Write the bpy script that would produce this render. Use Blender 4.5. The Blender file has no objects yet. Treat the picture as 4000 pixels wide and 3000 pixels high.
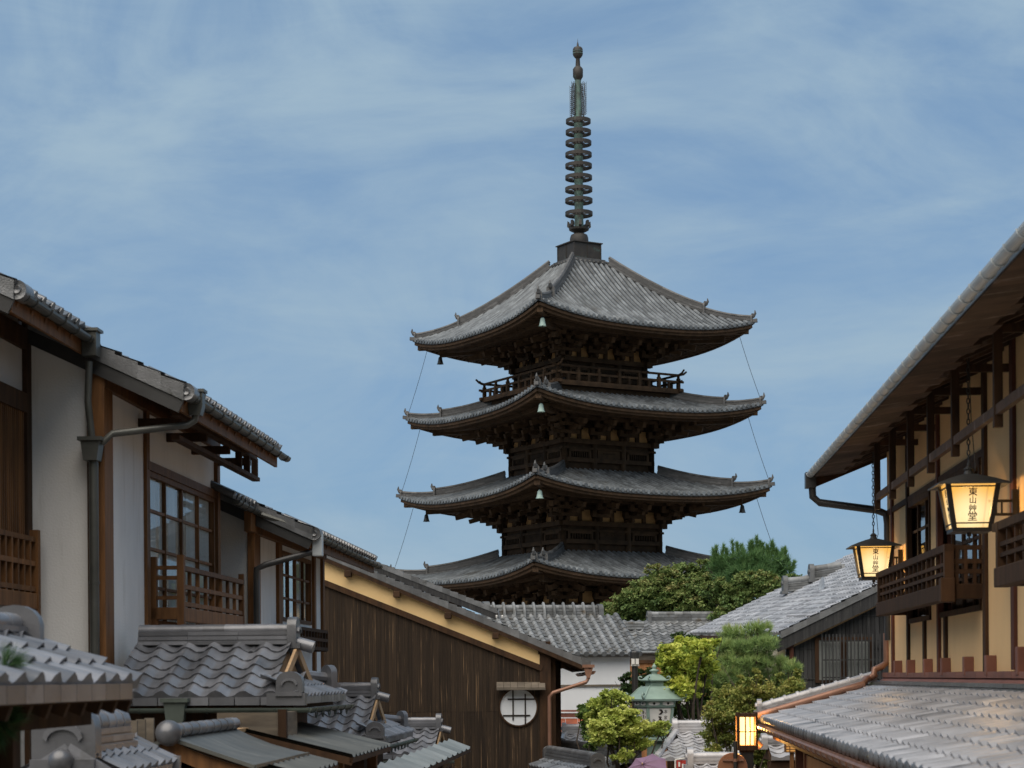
import bpy, math, random
import numpy as np
from mathutils import Vector
R = math.radians
sc = bpy.context.scene
COL = sc.collection
random.seed(7)
RNG = np.random.default_rng(7)

# ------------------------------------------------------------------ camera, sky, sun, exposure
F, PU, PV, ROLL = 7500.0, 2000.0, 2643.0, 0.007
cd = bpy.data.cameras.new('camera')
cam = bpy.data.objects.new('camera', cd)
COL.objects.link(cam)
cam.location = (0, 0, 0)
cam.rotation_euler = (math.pi / 2, ROLL, 0)
cd.sensor_width = 36.0
cd.lens = 36.0 * F / 4000.0
cd.shift_x = 0.0
cd.shift_y = (PV - 1500.0) / 4000.0
cd.clip_start = 0.1
cd.clip_end = 5000
cd.dof.use_dof = True
cd.dof.focus_distance = 45.0
cd.dof.aperture_fstop = 4.5
sc.camera = cam

world = bpy.data.worlds.new("World")
sc.world = world
world.use_nodes = True
SUN_EL, SUN_AZ = R(58), R(203)
def build_world():
    nt = world.node_tree
    N, L = nt.nodes, nt.links
    N.clear()
    out = N.new('ShaderNodeOutputWorld')
    sky = N.new('ShaderNodeTexSky')
    sky.sky_type = 'NISHITA'
    sky.sun_disc = False
    sky.sun_elevation = SUN_EL
    sky.sun_rotation = SUN_AZ
    sky.air_density = 1.0
    sky.dust_density = 1.0
    sky.ozone_density = 2.0
    bg = N.new('ShaderNodeBackground')
    bg.inputs['Strength'].default_value = 0.1
    tc = N.new('ShaderNodeTexCoord')
    # long thin streaks of high cloud, then softer broad banks
    def noise(rot, scale, sc_, det, rough, dist):
        mp = N.new('ShaderNodeMapping')
        mp.inputs['Rotation'].default_value = rot
        mp.inputs['Scale'].default_value = scale
        n = N.new('ShaderNodeTexNoise')
        n.inputs['Scale'].default_value = sc_
        n.inputs['Detail'].default_value = det
        n.inputs['Roughness'].default_value = rough
        n.inputs['Distortion'].default_value = dist
        L.new(tc.outputs['Generated'], mp.inputs['Vector'])
        L.new(mp.outputs['Vector'], n.inputs['Vector'])
        return n.outputs['Fac']
    a = noise((0, R(24), R(0)), (1.0, 1.0, 1.9), 4.6, 10, .58, 1.1)
    b = noise((0, R(-10), R(10)), (1.0, 1.0, 3.6), 10.0, 9, .62, 1.0)
    m1 = N.new('ShaderNodeMath'); m1.operation = 'MULTIPLY'; m1.inputs[1].default_value = .78
    m2 = N.new('ShaderNodeMath'); m2.operation = 'MULTIPLY_ADD'; m2.inputs[1].default_value = .22
    L.new(a, m1.inputs[0]); L.new(b, m2.inputs[0]); L.new(m1.outputs[0], m2.inputs[2])
    ramp = N.new('ShaderNodeValToRGB')
    ramp.color_ramp.interpolation = 'EASE'
    ramp.color_ramp.elements[0].position = .33
    ramp.color_ramp.elements[1].position = .72
    L.new(m2.outputs[0], ramp.inputs[0])
    def mix(fac, a_, b_, mode='MIX'):
        x = N.new('ShaderNodeMix'); x.data_type = 'RGBA'; x.blend_type = mode
        for key, val in (('Factor', fac), ('A', a_), ('B', b_)):
            if hasattr(val, 'links'): L.new(val, x.inputs[key])
            else: x.inputs[key].default_value = val
        return x.outputs['Result']
    tinted = mix(1.0, sky.outputs[0], SKY_TINT, 'MULTIPLY')
    blue = mix(.72, tinted, BLUE)             # thin even veil of evening haze over the clear sky
    L.new(mix(ramp.outputs[0], blue, CLOUD), bg.inputs['Color'])
    L.new(bg.outputs[0], out.inputs[0])
EXPO = 0.5
def skyc(r, g, b):
    k = .1 * 2 ** EXPO
    return (r / k, g / k, b / k, 1)
SKY_TINT = (.6, .74, .92, 1)
BLUE = skyc(.205, .335, .49)
CLOUD = skyc(.345, .475, .59)
build_world()

sun = bpy.data.lights.new('sun', 'SUN')
sun.energy = 3.0
sun.angle = R(80)
sun.color = (1.0, .88, .73)
so = bpy.data.objects.new('sun', sun)
COL.objects.link(so)
sdir = Vector((math.sin(SUN_AZ) * math.cos(SUN_EL), math.cos(SUN_AZ) * math.cos(SUN_EL), math.sin(SUN_EL)))
so.rotation_euler = sdir.to_track_quat('Z', 'Y').to_euler()
vs = sc.view_settings
vs.view_transform = 'Standard'
vs.look = 'None'
vs.exposure = EXPO
vs.gamma = 1.0
sc.render.engine = 'CYCLES'

# ------------------------------------------------------------------ frames: the world origin is the eye, z = 0 is eye height
def at(u, v, Y):
    "world point seen at full-size photo pixel (u, v) at distance Y"
    xc, yc = (u - PU) / F, (PV - v) / F
    c, s = math.cos(ROLL), math.sin(ROLL)
    return Vector((Y * (xc * c + yc * s), Y, Y * (-xc * s + yc * c)))
class Fr:
    def __init__(s, o=(0, 0, 0), rz=0.0):
        s.o = np.array(o, float); s.rz = rz
        c, n = math.cos(rz), math.sin(rz)
        s.M = np.array([[c, -n, 0], [n, c, 0], [0, 0, 1.0]])
    def w(s, p):
        return np.asarray(p, float) @ s.M.T + s.o
    def inv(s, p):
        return (np.asarray(p, float) - s.o) @ s.M
W = Fr()
SA = -math.atan(470 / 7500.0)
ST = Fr((0, 0, 0), SA)          # the street: x = to the right of the eye, y = along the street
def tL(u, L):
    k = (u - 2000) / F
    Y = L / (math.cos(SA) * k + math.sin(SA))
    return -math.sin(SA) * k * Y + math.cos(SA) * Y
def sp(u, v, L):
    "street-frame point at pixel (u, v) lying at lateral offset L"
    d = np.array(at(u, v, 1.0))
    q = ST.inv(d)
    k = L / q[0]
    return q * k
def gz(y):
    return -1.7 - .08 * y if y < 20 else -3.3 - .012 * (y - 20)

# ------------------------------------------------------------------ materials
MATS = {}
def mat(name, c1, c2=None, rough=.65, scale=(6, 6, 6), rnd=.25, detail=5, bump=.0, metal=0.0, spec=.5, c3=None, s3=(1.2, 1.2, .5), t3=.56, nrough=.55, bscale=None, dist=0.0):
    m = bpy.data.materials.new(name)
    m.use_nodes = True
    nt = m.node_tree
    N, L = nt.nodes, nt.links
    b = N['Principled BSDF']
    b.inputs['Roughness'].default_value = rough
    b.inputs['Metallic'].default_value = metal
    b.inputs['Specular IOR Level'].default_value = spec
    c2 = c2 or tuple(x * .6 for x in c1)
    tc = N.new('ShaderNodeTexCoord')
    mp = N.new('ShaderNodeMapping'); mp.inputs['Scale'].default_value = scale
    L.new(tc.outputs['Object'], mp.inputs['Vector'])
    n = N.new('ShaderNodeTexNoise')
    n.inputs['Scale'].default_value = 1.0; n.inputs['Detail'].default_value = detail; n.inputs['Roughness'].default_value = nrough
    n.inputs['Distortion'].default_value = dist
    L.new(mp.outputs[0], n.inputs['Vector'])
    mr = N.new('ShaderNodeMapRange'); mr.inputs['From Min'].default_value = .3; mr.inputs['From Max'].default_value = .7
    L.new(n.outputs['Fac'], mr.inputs['Value'])
    mx = N.new('ShaderNodeMix'); mx.data_type = 'RGBA'
    mx.inputs['A'].default_value = (*c2, 1); mx.inputs['B'].default_value = (*c1, 1)
    L.new(mr.outputs['Result'], mx.inputs['Factor'])
    col = mx.outputs['Result']
    if c3:
        mp3 = N.new('ShaderNodeMapping'); mp3.inputs['Scale'].default_value = s3
        L.new(tc.outputs['Object'], mp3.inputs['Vector'])
        n3 = N.new('ShaderNodeTexNoise'); n3.inputs['Scale'].default_value = 1.0; n3.inputs['Detail'].default_value = 6
        n3.inputs['Roughness'].default_value = .65
        L.new(mp3.outputs[0], n3.inputs['Vector'])
        mr3 = N.new('ShaderNodeMapRange'); mr3.inputs['From Min'].default_value = t3; mr3.inputs['From Max'].default_value = t3 + .12
        L.new(n3.outputs['Fac'], mr3.inputs['Value'])
        mx3 = N.new('ShaderNodeMix'); mx3.data_type = 'RGBA'; mx3.inputs['B'].default_value = (*c3, 1)
        L.new(mr3.outputs['Result'], mx3.inputs['Factor']); L.new(col, mx3.inputs['A'])
        col = mx3.outputs['Result']
    if rnd:
        at_ = N.new('ShaderNodeAttribute'); at_.attribute_name = 'rnd'
        ma = N.new('ShaderNodeMapRange'); ma.inputs['To Min'].default_value = 1 - rnd; ma.inputs['To Max'].default_value = 1 + rnd
        L.new(at_.outputs['Fac'], ma.inputs['Value'])
        mm = N.new('ShaderNodeVectorMath'); mm.operation = 'SCALE'
        L.new(col, mm.inputs[0]); L.new(ma.outputs['Result'], mm.inputs['Scale'])
        col = mm.outputs[0]
    L.new(col, b.inputs['Base Color'])
    if bump:
        bp = N.new('ShaderNodeBump'); bp.inputs['Strength'].default_value = bump; bp.inputs['Distance'].default_value = .02
        if bscale:
            nb = N.new('ShaderNodeTexNoise'); nb.inputs['Scale'].default_value = bscale; nb.inputs['Detail'].default_value = 4
            L.new(tc.outputs['Object'], nb.inputs['Vector']); L.new(nb.outputs['Fac'], bp.inputs['Height'])
        else:
            L.new(n.outputs['Fac'], bp.inputs['Height'])
        L.new(bp.outputs[0], b.inputs['Normal'])
    MATS[name] = m
    return m
def leafmat(name, cols, rough=.6, trans=.25):
    m = bpy.data.materials.new(name); m.use_nodes = True
    nt = m.node_tree; N, L = nt.nodes, nt.links
    b = N['Principled BSDF']; b.inputs['Roughness'].default_value = rough; b.inputs['Specular IOR Level'].default_value = .3
    a = N.new('ShaderNodeAttribute'); a.attribute_name = 'rnd'
    r = N.new('ShaderNodeValToRGB')
    el = r.color_ramp.elements
    while len(el) < len(cols): el.new(.5)
    for i, c in enumerate(cols):
        el[i].position = i / (len(cols) - 1); el[i].color = (*c, 1)
    L.new(a.outputs['Fac'], r.inputs[0]); L.new(r.outputs[0], b.inputs['Base Color'])
    t = N.new('ShaderNodeBsdfTranslucent'); L.new(r.outputs[0], t.inputs[0])
    mx = N.new('ShaderNodeMixShader'); mx.inputs[0].default_value = trans
    o = N['Material Output']
    L.new(b.outputs[0], mx.inputs[1]); L.new(t.outputs[0], mx.inputs[2]); L.new(mx.outputs[0], o.inputs[0])
    MATS[name] = m
    return m
def glowmat(name, col, strength, edge=None, center=(0, 0, 0), size=.2, clear=0):
    "lamp paper or lamp glass: gives off light, brightest round the bulb"
    m = bpy.data.materials.new(name); m.use_nodes = True
    nt = m.node_tree; N, L = nt.nodes, nt.links
    for n in list(N):
        if n.type != 'OUTPUT_MATERIAL': N.remove(n)
    e = N.new('ShaderNodeEmission'); e.inputs['Color'].default_value = (*col, 1); e.inputs['Strength'].default_value = strength
    if edge:
        tc = N.new('ShaderNodeTexCoord')
        d = N.new('ShaderNodeVectorMath'); d.operation = 'DISTANCE'; d.inputs[1].default_value = center
        L.new(tc.outputs['Object'], d.inputs[0])
        mr = N.new('ShaderNodeMapRange'); mr.interpolation_type = 'SMOOTHSTEP'
        mr.inputs['From Min'].default_value = size * .45; mr.inputs['From Max'].default_value = size
        L.new(d.outputs['Value'], mr.inputs['Value'])
        mx = N.new('ShaderNodeMix'); mx.data_type = 'RGBA'; mx.inputs['A'].default_value = (*col, 1); mx.inputs['B'].default_value = (*edge, 1)
        L.new(mr.outputs['Result'], mx.inputs['Factor']); L.new(mx.outputs['Result'], e.inputs['Color'])
    if clear:          # thin paper lets part of the bulb's light straight through
        t = N.new('ShaderNodeBsdfTransparent'); x = N.new('ShaderNodeMixShader'); x.inputs[0].default_value = clear
        L.new(e.outputs[0], x.inputs[1]); L.new(t.outputs[0], x.inputs[2]); L.new(x.outputs[0], N['Material Output'].inputs[0])
    else: L.new(e.outputs[0], N['Material Output'].inputs[0])
    MATS[name] = m
    return m
def glassmat(name, tint=(.75, .8, .8), fac=.35):
    m = bpy.data.materials.new(name); m.use_nodes = True
    nt = m.node_tree; N, L = nt.nodes, nt.links
    for n in list(N):
        if n.type != 'OUTPUT_MATERIAL': N.remove(n)
    t = N.new('ShaderNodeBsdfTransparent'); t.inputs[0].default_value = (*tint, 1)
    g = N.new('ShaderNodeBsdfGlossy'); g.inputs['Roughness'].default_value = .03; g.inputs[0].default_value = (.9, .95, 1, 1)
    fr = N.new('ShaderNodeFresnel'); fr.inputs[0].default_value = 1.5
    ad = N.new('ShaderNodeMath'); ad.operation = 'ADD'; ad.inputs[1].default_value = fac - .1; ad.use_clamp = True
    mx = N.new('ShaderNodeMixShader')
    ge = N.new('ShaderNodeNewGeometry'); iv = N.new('ShaderNodeMath'); iv.operation = 'SUBTRACT'; iv.inputs[0].default_value = 1.0
    mu = N.new('ShaderNodeMath'); mu.operation = 'MULTIPLY'      # only the outer face mirrors the street
    L.new(ge.outputs['Backfacing'], iv.inputs[1]); L.new(fr.outputs[0], ad.inputs[0]); L.new(ad.outputs[0], mu.inputs[0]); L.new(iv.outputs[0], mu.inputs[1]); L.new(mu.outputs[0], mx.inputs[0]); L.new(t.outputs[0], mx.inputs[1]); L.new(g.outputs[0], mx.inputs[2])
    L.new(mx.outputs[0], N['Material Output'].inputs[0])
    MATS[name] = m
    return m
mat('tile', (.19, .195, .205), (.11, .115, .12), rough=.34, scale=(5, 5, 5), rnd=.28, spec=1.0, metal=.4, bump=.15, bscale=60, c3=(.065, .065, .06), s3=(3, 3, 3), t3=.62)
mat('tile_new', (.20, .205, .225), (.115, .12, .135), rough=.38, scale=(3, 3, 3), rnd=.36, spec=1.0, metal=.25, bump=.08, bscale=60, c3=(.08, .08, .08), s3=(2.2, 2.2, 2.2), t3=.60)
mat('tile_weathered', (.20, .21, .22), (.10, .105, .105), rough=.55, scale=(4, 4, 4), rnd=.4, bump=.2, bscale=30, c3=(.085, .07, .05), s3=(2.5, 2.5, 2.5), t3=.58)
mat('tile_right', (.47, .465, .48), (.33, .325, .335), rough=.34, scale=(4, 4, 4), rnd=.17, spec=1.0, metal=.15, bump=.12, bscale=40, c3=(.065, .065, .068), s3=(1.1, 5, 4), t3=.59)
mat('pagoda_tile', (.15, .165, .175), (.07, .078, .085), rough=.55, scale=(2.5, 2.5, 2.5), rnd=.68, bump=.2, bscale=12, c3=(.06, .06, .055), s3=(.5, .5, 1), t3=.6)
mat('tile_house', (.33, .34, .36), (.20, .205, .22), rough=.4, scale=(4, 4, 4), rnd=.38, spec=.8, metal=.1, c3=(.10, .10, .105), s3=(2, 2, 2), t3=.60)
mat('pagoda_ridge', (.10, .10, .10), (.055, .055, .055), rough=.6, scale=(4, 4, 9), rnd=.35)
mat('pagoda_wood', (.095, .057, .032), (.045, .029, .018), rough=.85, scale=(3, 3, 3), rnd=.35, c3=(.13, .08, .05), s3=(1.2, 1.2, 2), t3=.62, spec=.2)  # brown warmed: amber uplight put into the wood colour
mat('pagoda_plaster', (.66, .40, .18), (.46, .27, .12), rough=.9, scale=(3, 3, 3), rnd=.25)  # ochre pushed to orange, standing in for amber light under the eaves
mat('verdigris', (.10, .19, .16), (.05, .06, .052), rough=.6, scale=(5, 5, 3), rnd=.15)
mat('old_bronze', (.042, .035, .028), (.024, .021, .018), rough=.6, scale=(5, 5, 5), rnd=.15, c3=(.07, .13, .11), s3=(2, 2, 2), t3=.62)
mat('lantern_bronze', (.23, .32, .275), (.175, .25, .215), rough=.5, scale=(5, 5, 5), rnd=.06)
mat('bell_green', (.42, .55, .50), (.30, .42, .38), rough=.5, rnd=.1)
mat('bell_dark', (.06, .065, .06), (.03, .03, .03), rough=.5, rnd=.1)
mat('wood', (.20, .092, .034), (.09, .042, .017), rough=.6, scale=(14, 14, 1.6), rnd=.3, bump=.1, spec=.2)
mat('wood_dark', (.070, .036, .018), (.030, .017, .010), rough=.75, scale=(10, 10, 2), rnd=.25, bump=.08, spec=.18)
mat('wood_grey', (.17, .14, .105), (.08, .065, .05), rough=.8, scale=(3, 3, 14), rnd=.2, bump=.1)
mat('wood_light', (.42, .28, .15), (.30, .19, .10), rough=.7, scale=(3, 12, 12), rnd=.2)
mat('wood_red', (.13, .045, .028), (.07, .028, .018), rough=.7, scale=(8, 8, 2), rnd=.15, spec=.25)
mat('wood_soffit', (.095, .056, .035), (.05, .031, .021), spec=.2, rough=.8, scale=(4, 4, 4), rnd=.3, c3=(.19, .14, .11), s3=(2.2, 7, 2.2), t3=.56)
mat('plank', (.044, .028, .016), (.015, .010, .007), rough=.8, scale=(34, 8, .8), rnd=.28, bump=.35, nrough=.7, c3=(.22, .14, .075), s3=(30, 6, .75), t3=.585, spec=.25, dist=.8)
mat('plank_black', (.05, .05, .05), (.022, .022, .024), rough=.7, scale=(22, 8, 1.0), rnd=.4, bump=.25, c3=(.14, .135, .125), s3=(14, 5, .7), t3=.62, spec=.25)
mat('plank_orange', (.38, .17, .055), (.22, .09, .03), rough=.7, scale=(20, 8, 1.2), rnd=.25)
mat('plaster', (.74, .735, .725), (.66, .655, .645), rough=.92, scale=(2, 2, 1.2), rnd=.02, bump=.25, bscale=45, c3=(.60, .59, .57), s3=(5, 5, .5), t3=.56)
mat('plaster_shaded', (.56, .55, .53), (.50, .49, .47), rough=.92, scale=(2, 2, 1.2), rnd=.02, bump=.25, bscale=45)  # white plaster toned down: shade of side and recessed walls put into colour
mat('plaster_cream', (.60, .52, .38), (.52, .45, .32), rough=.9, scale=(2, 2, 1), rnd=.05, bump=.2, bscale=45)
mat('plaster_white', (.74, .75, .76), (.67, .68, .69), rough=.8, scale=(1.2, 1.2, .6), rnd=.02)
mat('plaster_ochre', (.86, .61, .30), (.80, .56, .27), rough=.9, scale=(1.5, 1.5, 1), rnd=.03, bump=.15, bscale=50)
mat('plaster_tan', (.80, .535, .265), (.73, .48, .235), rough=.9, scale=(2, 2, 1.2), rnd=.03, bump=.3, bscale=55)
mat('gutter_grey', (.095, .097, .088), (.06, .062, .056), rough=.42, metal=.35, scale=(3, 3, 3), rnd=.06)
mat('gutter_dark', (.05, .05, .05), (.03, .03, .03), rough=.4, metal=.2, scale=(3, 3, 3), rnd=.06)
mat('gutter_zinc', (.55, .59, .60), (.42, .46, .48), rough=.55, metal=0, scale=(2, 2, 2), rnd=.1)
mat('copper', (.33, .175, .12), (.22, .115, .075), rough=.42, metal=.35, scale=(4, 4, 4), rnd=.06)
mat('copper_flashing', (.25, .10, .065), (.16, .065, .045), rough=.6, scale=(3, 3, 3), rnd=.15)
mat('copper_green', (.10, .13, .11), (.06, .07, .06), rough=.55, scale=(3, 3, 3), rnd=.1)
mat('sheet_metal', (.13, .132, .12), (.07, .072, .065), rough=.45, metal=.2, scale=(2, 5, 2), rnd=.18, c3=(.22, .22, .20), s3=(1.2, 4, 1), t3=.6)
mat('sheet_pale', (.30, .32, .31), (.19, .21, .20), rough=.45, metal=.2, scale=(2, 3, 2), rnd=.2)
mat('rust', (.30, .075, .025), (.17, .04, .018), rough=.8, scale=(4, 4, 4), rnd=.35, c3=(.45, .36, .32), s3=(2.5, 2.5, 5), t3=.57)
mat('black_iron', (.022, .020, .018), (.014, .013, .012), rough=.5, rnd=.1)
mat('lamp_roof', (.075, .072, .066), (.05, .048, .044), rough=.6, rnd=.08)
mat('ink', (.02, .012, .008), rough=.8, rnd=0)
mat('white_paper', (.70, .68, .64), (.64, .62, .58), rough=.8, rnd=.03)
mat('shoji_white', (.70, .73, .76), (.66, .69, .72), rough=.35, rnd=.03)
mat('curtain', (.80, .80, .79), (.68, .68, .67), rough=.8, scale=(10, 10, 1), rnd=.1)
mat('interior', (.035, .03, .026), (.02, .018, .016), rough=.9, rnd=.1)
mat('ground', (.20, .19, .175), (.14, .135, .125), rough=.85, scale=(2, 2, 2), rnd=0)
mat('block_hill_green', (.05, .075, .03), (.02, .035, .015), rough=.95, scale=(.3, .3, .3), rnd=0)
mat('stone', (.28, .27, .25), (.2, .19, .18), rough=.8, scale=(3, 3, 3), rnd=.12, bump=.2)
mat('parasol', (.21, .125, .20), (.17, .10, .16), rough=.7, rnd=.08)
mat('sign_wood', (.30, .13, .06), (.22, .09, .045), rough=.55, scale=(3, 3, 10), rnd=.1)
mat('bark', (.075, .055, .04), (.035, .027, .02), rough=.9, scale=(9, 9, 3), rnd=.2, bump=.5)
mat('dish', (.45, .48, .52), rough=.5, rnd=.02)
mat('banner_red', (.45, .04, .03), (.35, .03, .02), rough=.7, rnd=.05)
glassmat('glass', (.85, .87, .87), .04)
glassmat('glass_dark', (.5, .48, .44), .18)
leafmat('maple_back', [(.045, .085, .03), (.115, .185, .055), (.19, .25, .075), (.28, .25, .10)])
leafmat('pine_back', [(.045, .10, .04), (.095, .19, .065), (.16, .28, .095)])
leafmat('pine_garden', [(.10, .16, .06), (.22, .33, .11), (.35, .46, .16), (.45, .47, .21)])
leafmat('maple_bright', [(.13, .19, .04), (.34, .42, .08), (.54, .58, .15), (.66, .66, .22)], trans=.35)
leafmat('maple_mid', [(.10, .17, .03), (.30, .40, .065), (.55, .60, .11), (.66, .65, .16)], trans=.35)
leafmat('shrub_dark', [(.018, .04, .014), (.035, .07, .02), (.06, .10, .03)])
leafmat('shrub_olive', [(.075, .125, .03), (.18, .23, .052), (.30, .31, .075), (.38, .31, .10)])
leafmat('conifer_mid', [(.04, .085, .02), (.085, .15, .03), (.15, .21, .045)])
leafmat('pine_near', [(.03, .07, .028), (.05, .12, .04), (.09, .17, .06)])

# ------------------------------------------------------------------ mesh builder
class MB:
    def __init__(s, fr=W):
        s.v = []; s.f = []; s.r = []; s.n = 0; s.fr = fr
    def add(s, verts, faces, rnd=None):
        v = s.fr.w(np.asarray(verts, float).reshape(-1, 3))
        s.v.append(v)
        k = s.n
        for i, f in enumerate(faces):
            s.f.append([a + k for a in f])
        if rnd is None: rnd = random.random()
        if np.isscalar(rnd): s.r.extend([rnd] * len(faces))
        else: s.r.extend(rnd)
        s.n += len(v)
        return s
    def box(s, a, b, rnd=None):
        x0, y0, z0 = (min(p, q) for p, q in zip(a, b)); x1, y1, z1 = (max(p, q) for p, q in zip(a, b))
        v = [(x0, y0, z0), (x1, y0, z0), (x1, y1, z0), (x0, y1, z0), (x0, y0, z1), (x1, y0, z1), (x1, y1, z1), (x0, y1, z1)]
        return s.add(v, [(0, 3, 2, 1), (4, 5, 6, 7), (0, 1, 5, 4), (1, 2, 6, 5), (2, 3, 7, 6), (3, 0, 4, 7)], rnd)
    def beam(s, p, q, w, h, up=(0, 0, 1), rnd=None, w2=None, h2=None):
        p, q = Vector(p), Vector(q)
        d = (q - p).normalized(); u = Vector(up)
        x = d.cross(u)
        if x.length < 1e-5: x = d.cross(Vector((0, 1, 0)))
        x.normalize(); z = x.cross(d)
        w2 = w if w2 is None else w2; h2 = h if h2 is None else h2
        v = []
        for c, ww, hh in ((p, w, h), (q, w2, h2)):
            for i, j in ((-1, -1), (1, -1), (1, 1), (-1, 1)):
                v.append(tuple(c + x * i * ww / 2 + z * j * hh / 2))
        return s.add(v, [(0, 1, 2, 3), (7, 6, 5, 4), (1, 0, 4, 5), (2, 1, 5, 6), (3, 2, 6, 7), (0, 3, 7, 4)], rnd)
    def tube(s, pts, r, n=8, rnd=None, caps=True):
        P = [Vector(p) for p in pts]
        rr = r if hasattr(r, '__len__') else [r] * len(P)
        v = []
        prev = None
        for i, p in enumerate(P):
            t = (P[min(i + 1, len(P) - 1)] - P[max(i - 1, 0)])
            if t.length < 1e-9: t = Vector((0, 0, 1))
            t.normalize()
            if prev is None:
                a = t.cross(Vector((0, 0, 1)))
                if a.length < 1e-3: a = t.cross(Vector((1, 0, 0)))
            else:
                a = prev - t * prev.dot(t)
            a.normalize(); prev = a
            b = t.cross(a)
            for k in range(n):
                an = 2 * math.pi * k / n
                v.append(tuple(p + (a * math.cos(an) + b * math.sin(an)) * rr[i]))
        f = []
        for i in range(len(P) - 1):
            for k in range(n):
                f.append((i * n + k, i * n + (k + 1) % n, (i + 1) * n + (k + 1) % n, (i + 1) * n + k))
        if caps:
            f.append(tuple(range(n))[::-1]); f.append(tuple(range((len(P) - 1) * n, len(P) * n)))
        return s.add(v, f, rnd)
    def lathe(s, prof, c=(0, 0, 0), n=20, axis='z', rnd=None):
        v = []
        for r, z in prof:
            for k in range(n):
                a = 2 * math.pi * k / n
                if axis == 'z': v.append((c[0] + r * math.cos(a), c[1] + r * math.sin(a), c[2] + z))
                elif axis == 'y': v.append((c[0] + r * math.cos(a), c[1] + z, c[2] + r * math.sin(a)))
                else: v.append((c[0] + z, c[1] + r * math.cos(a), c[2] + r * math.sin(a)))
        f = []
        for i in range(len(prof) - 1):
            for k in range(n):
                f.append((i * n + k, i * n + (k + 1) % n, (i + 1) * n + (k + 1) % n, (i + 1) * n + k))
        if prof[0] != prof[-1]:
            f.append(tuple(range(n))[::-1]); f.append(tuple(range((len(prof) - 1) * n, len(prof) * n)))
        return s.add(v, f, rnd)
    def prism(s, poly, d, rnd=None):
        P = [Vector(p) for p in poly]; d = Vector(d); n = len(P)
        v = [tuple(p) for p in P] + [tuple(p + d) for p in P]
        f = [tuple(range(n))[::-1], tuple(range(n, 2 * n))]
        for k in range(n): f.append((k, (k + 1) % n, n + (k + 1) % n, n + k))
        return s.add(v, f, rnd)
    def grid(s, g, rnd=None):
        g = np.asarray(g, float); a, b = g.shape[:2]
        f = [(i * b + j, i * b + j + 1, (i + 1) * b + j + 1, (i + 1) * b + j) for i in range(a - 1) for j in range(b - 1)]
        return s.add(g.reshape(-1, 3), f, rnd)
    def build(s, name, m, parent=None, smooth=False, bevel=0):
        V = np.concatenate(s.v) if s.v else np.zeros((0, 3))
        if parent is not None:
            t = parent
            while t.parent is not None: t = t.parent
            fr = Fr(t['_o'], t['_rz'])
            V = fr.inv(V)
        me = bpy.data.meshes.new(name)
        me.from_pydata(V.tolist(), [], s.f)
        a = me.attributes.new('rnd', 'FLOAT', 'FACE')
        a.data.foreach_set('value', np.asarray(s.r, np.float32))
        smooth = smooth or m.startswith('tile')
        if smooth:
            me.polygons.foreach_set('use_smooth', np.ones(len(me.polygons), bool))
        me.materials.append(MATS[m])
        me.update()
        o = bpy.data.objects.new(name, me)
        COL.objects.link(o)
        if smooth:
            me.set_sharp_from_angle(angle=R(40))
        if bevel:
            bv = o.modifiers.new('bevel', 'BEVEL'); bv.width = bevel; bv.segments = 2; bv.limit_method = 'ANGLE'
        if parent is not None: o.parent = parent
        return o
def tag(o, label, cat, group=None, kind=None):
    if label: o['label'] = label
    if cat: o['category'] = cat
    if group: o['group'] = group
    if kind: o['kind'] = kind
    return o
def thing(name, label, cat, loc, rz=0.0, group=None):
    o = bpy.data.objects.new(name, None)
    o.empty_display_size = .2
    COL.objects.link(o)
    o.location = tuple(loc); o.rotation_euler = (0, 0, rz)
    o['_o'] = [float(x) for x in loc]; o['_rz'] = float(rz)
    return tag(o, label, cat, group, 'thing')
def solo(o, loc, rz=0.0):
    "put a one-mesh thing's origin at its base"
    loc = np.asarray(loc, float)
    n = len(o.data.vertices)
    co = np.empty(n * 3, np.float32); o.data.vertices.foreach_get('co', co)
    co = Fr(loc, rz).inv(co.reshape(-1, 3)).astype(np.float32)
    o.data.vertices.foreach_set('co', co.ravel()); o.data.update()
    o.location = tuple(loc); o.rotation_euler = (0, 0, rz)
    return o
def copy_thing(o, loc, rz=None, label=None, group=None, mats=None):
    c = o.copy(); COL.objects.link(c); c.location = tuple(loc)
    if rz is not None: c.rotation_euler = (0, 0, rz)
    if label: c['label'] = label
    if group: c['group'] = group
    def kids(a, b):
        for ch in list(a.children):
            k = ch.copy(); COL.objects.link(k); k.parent = b
            k.matrix_parent_inverse = ch.matrix_parent_inverse
            kids(ch, k)
    kids(o, c)
    return c
def SW(p): return ST.w(p)

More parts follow.
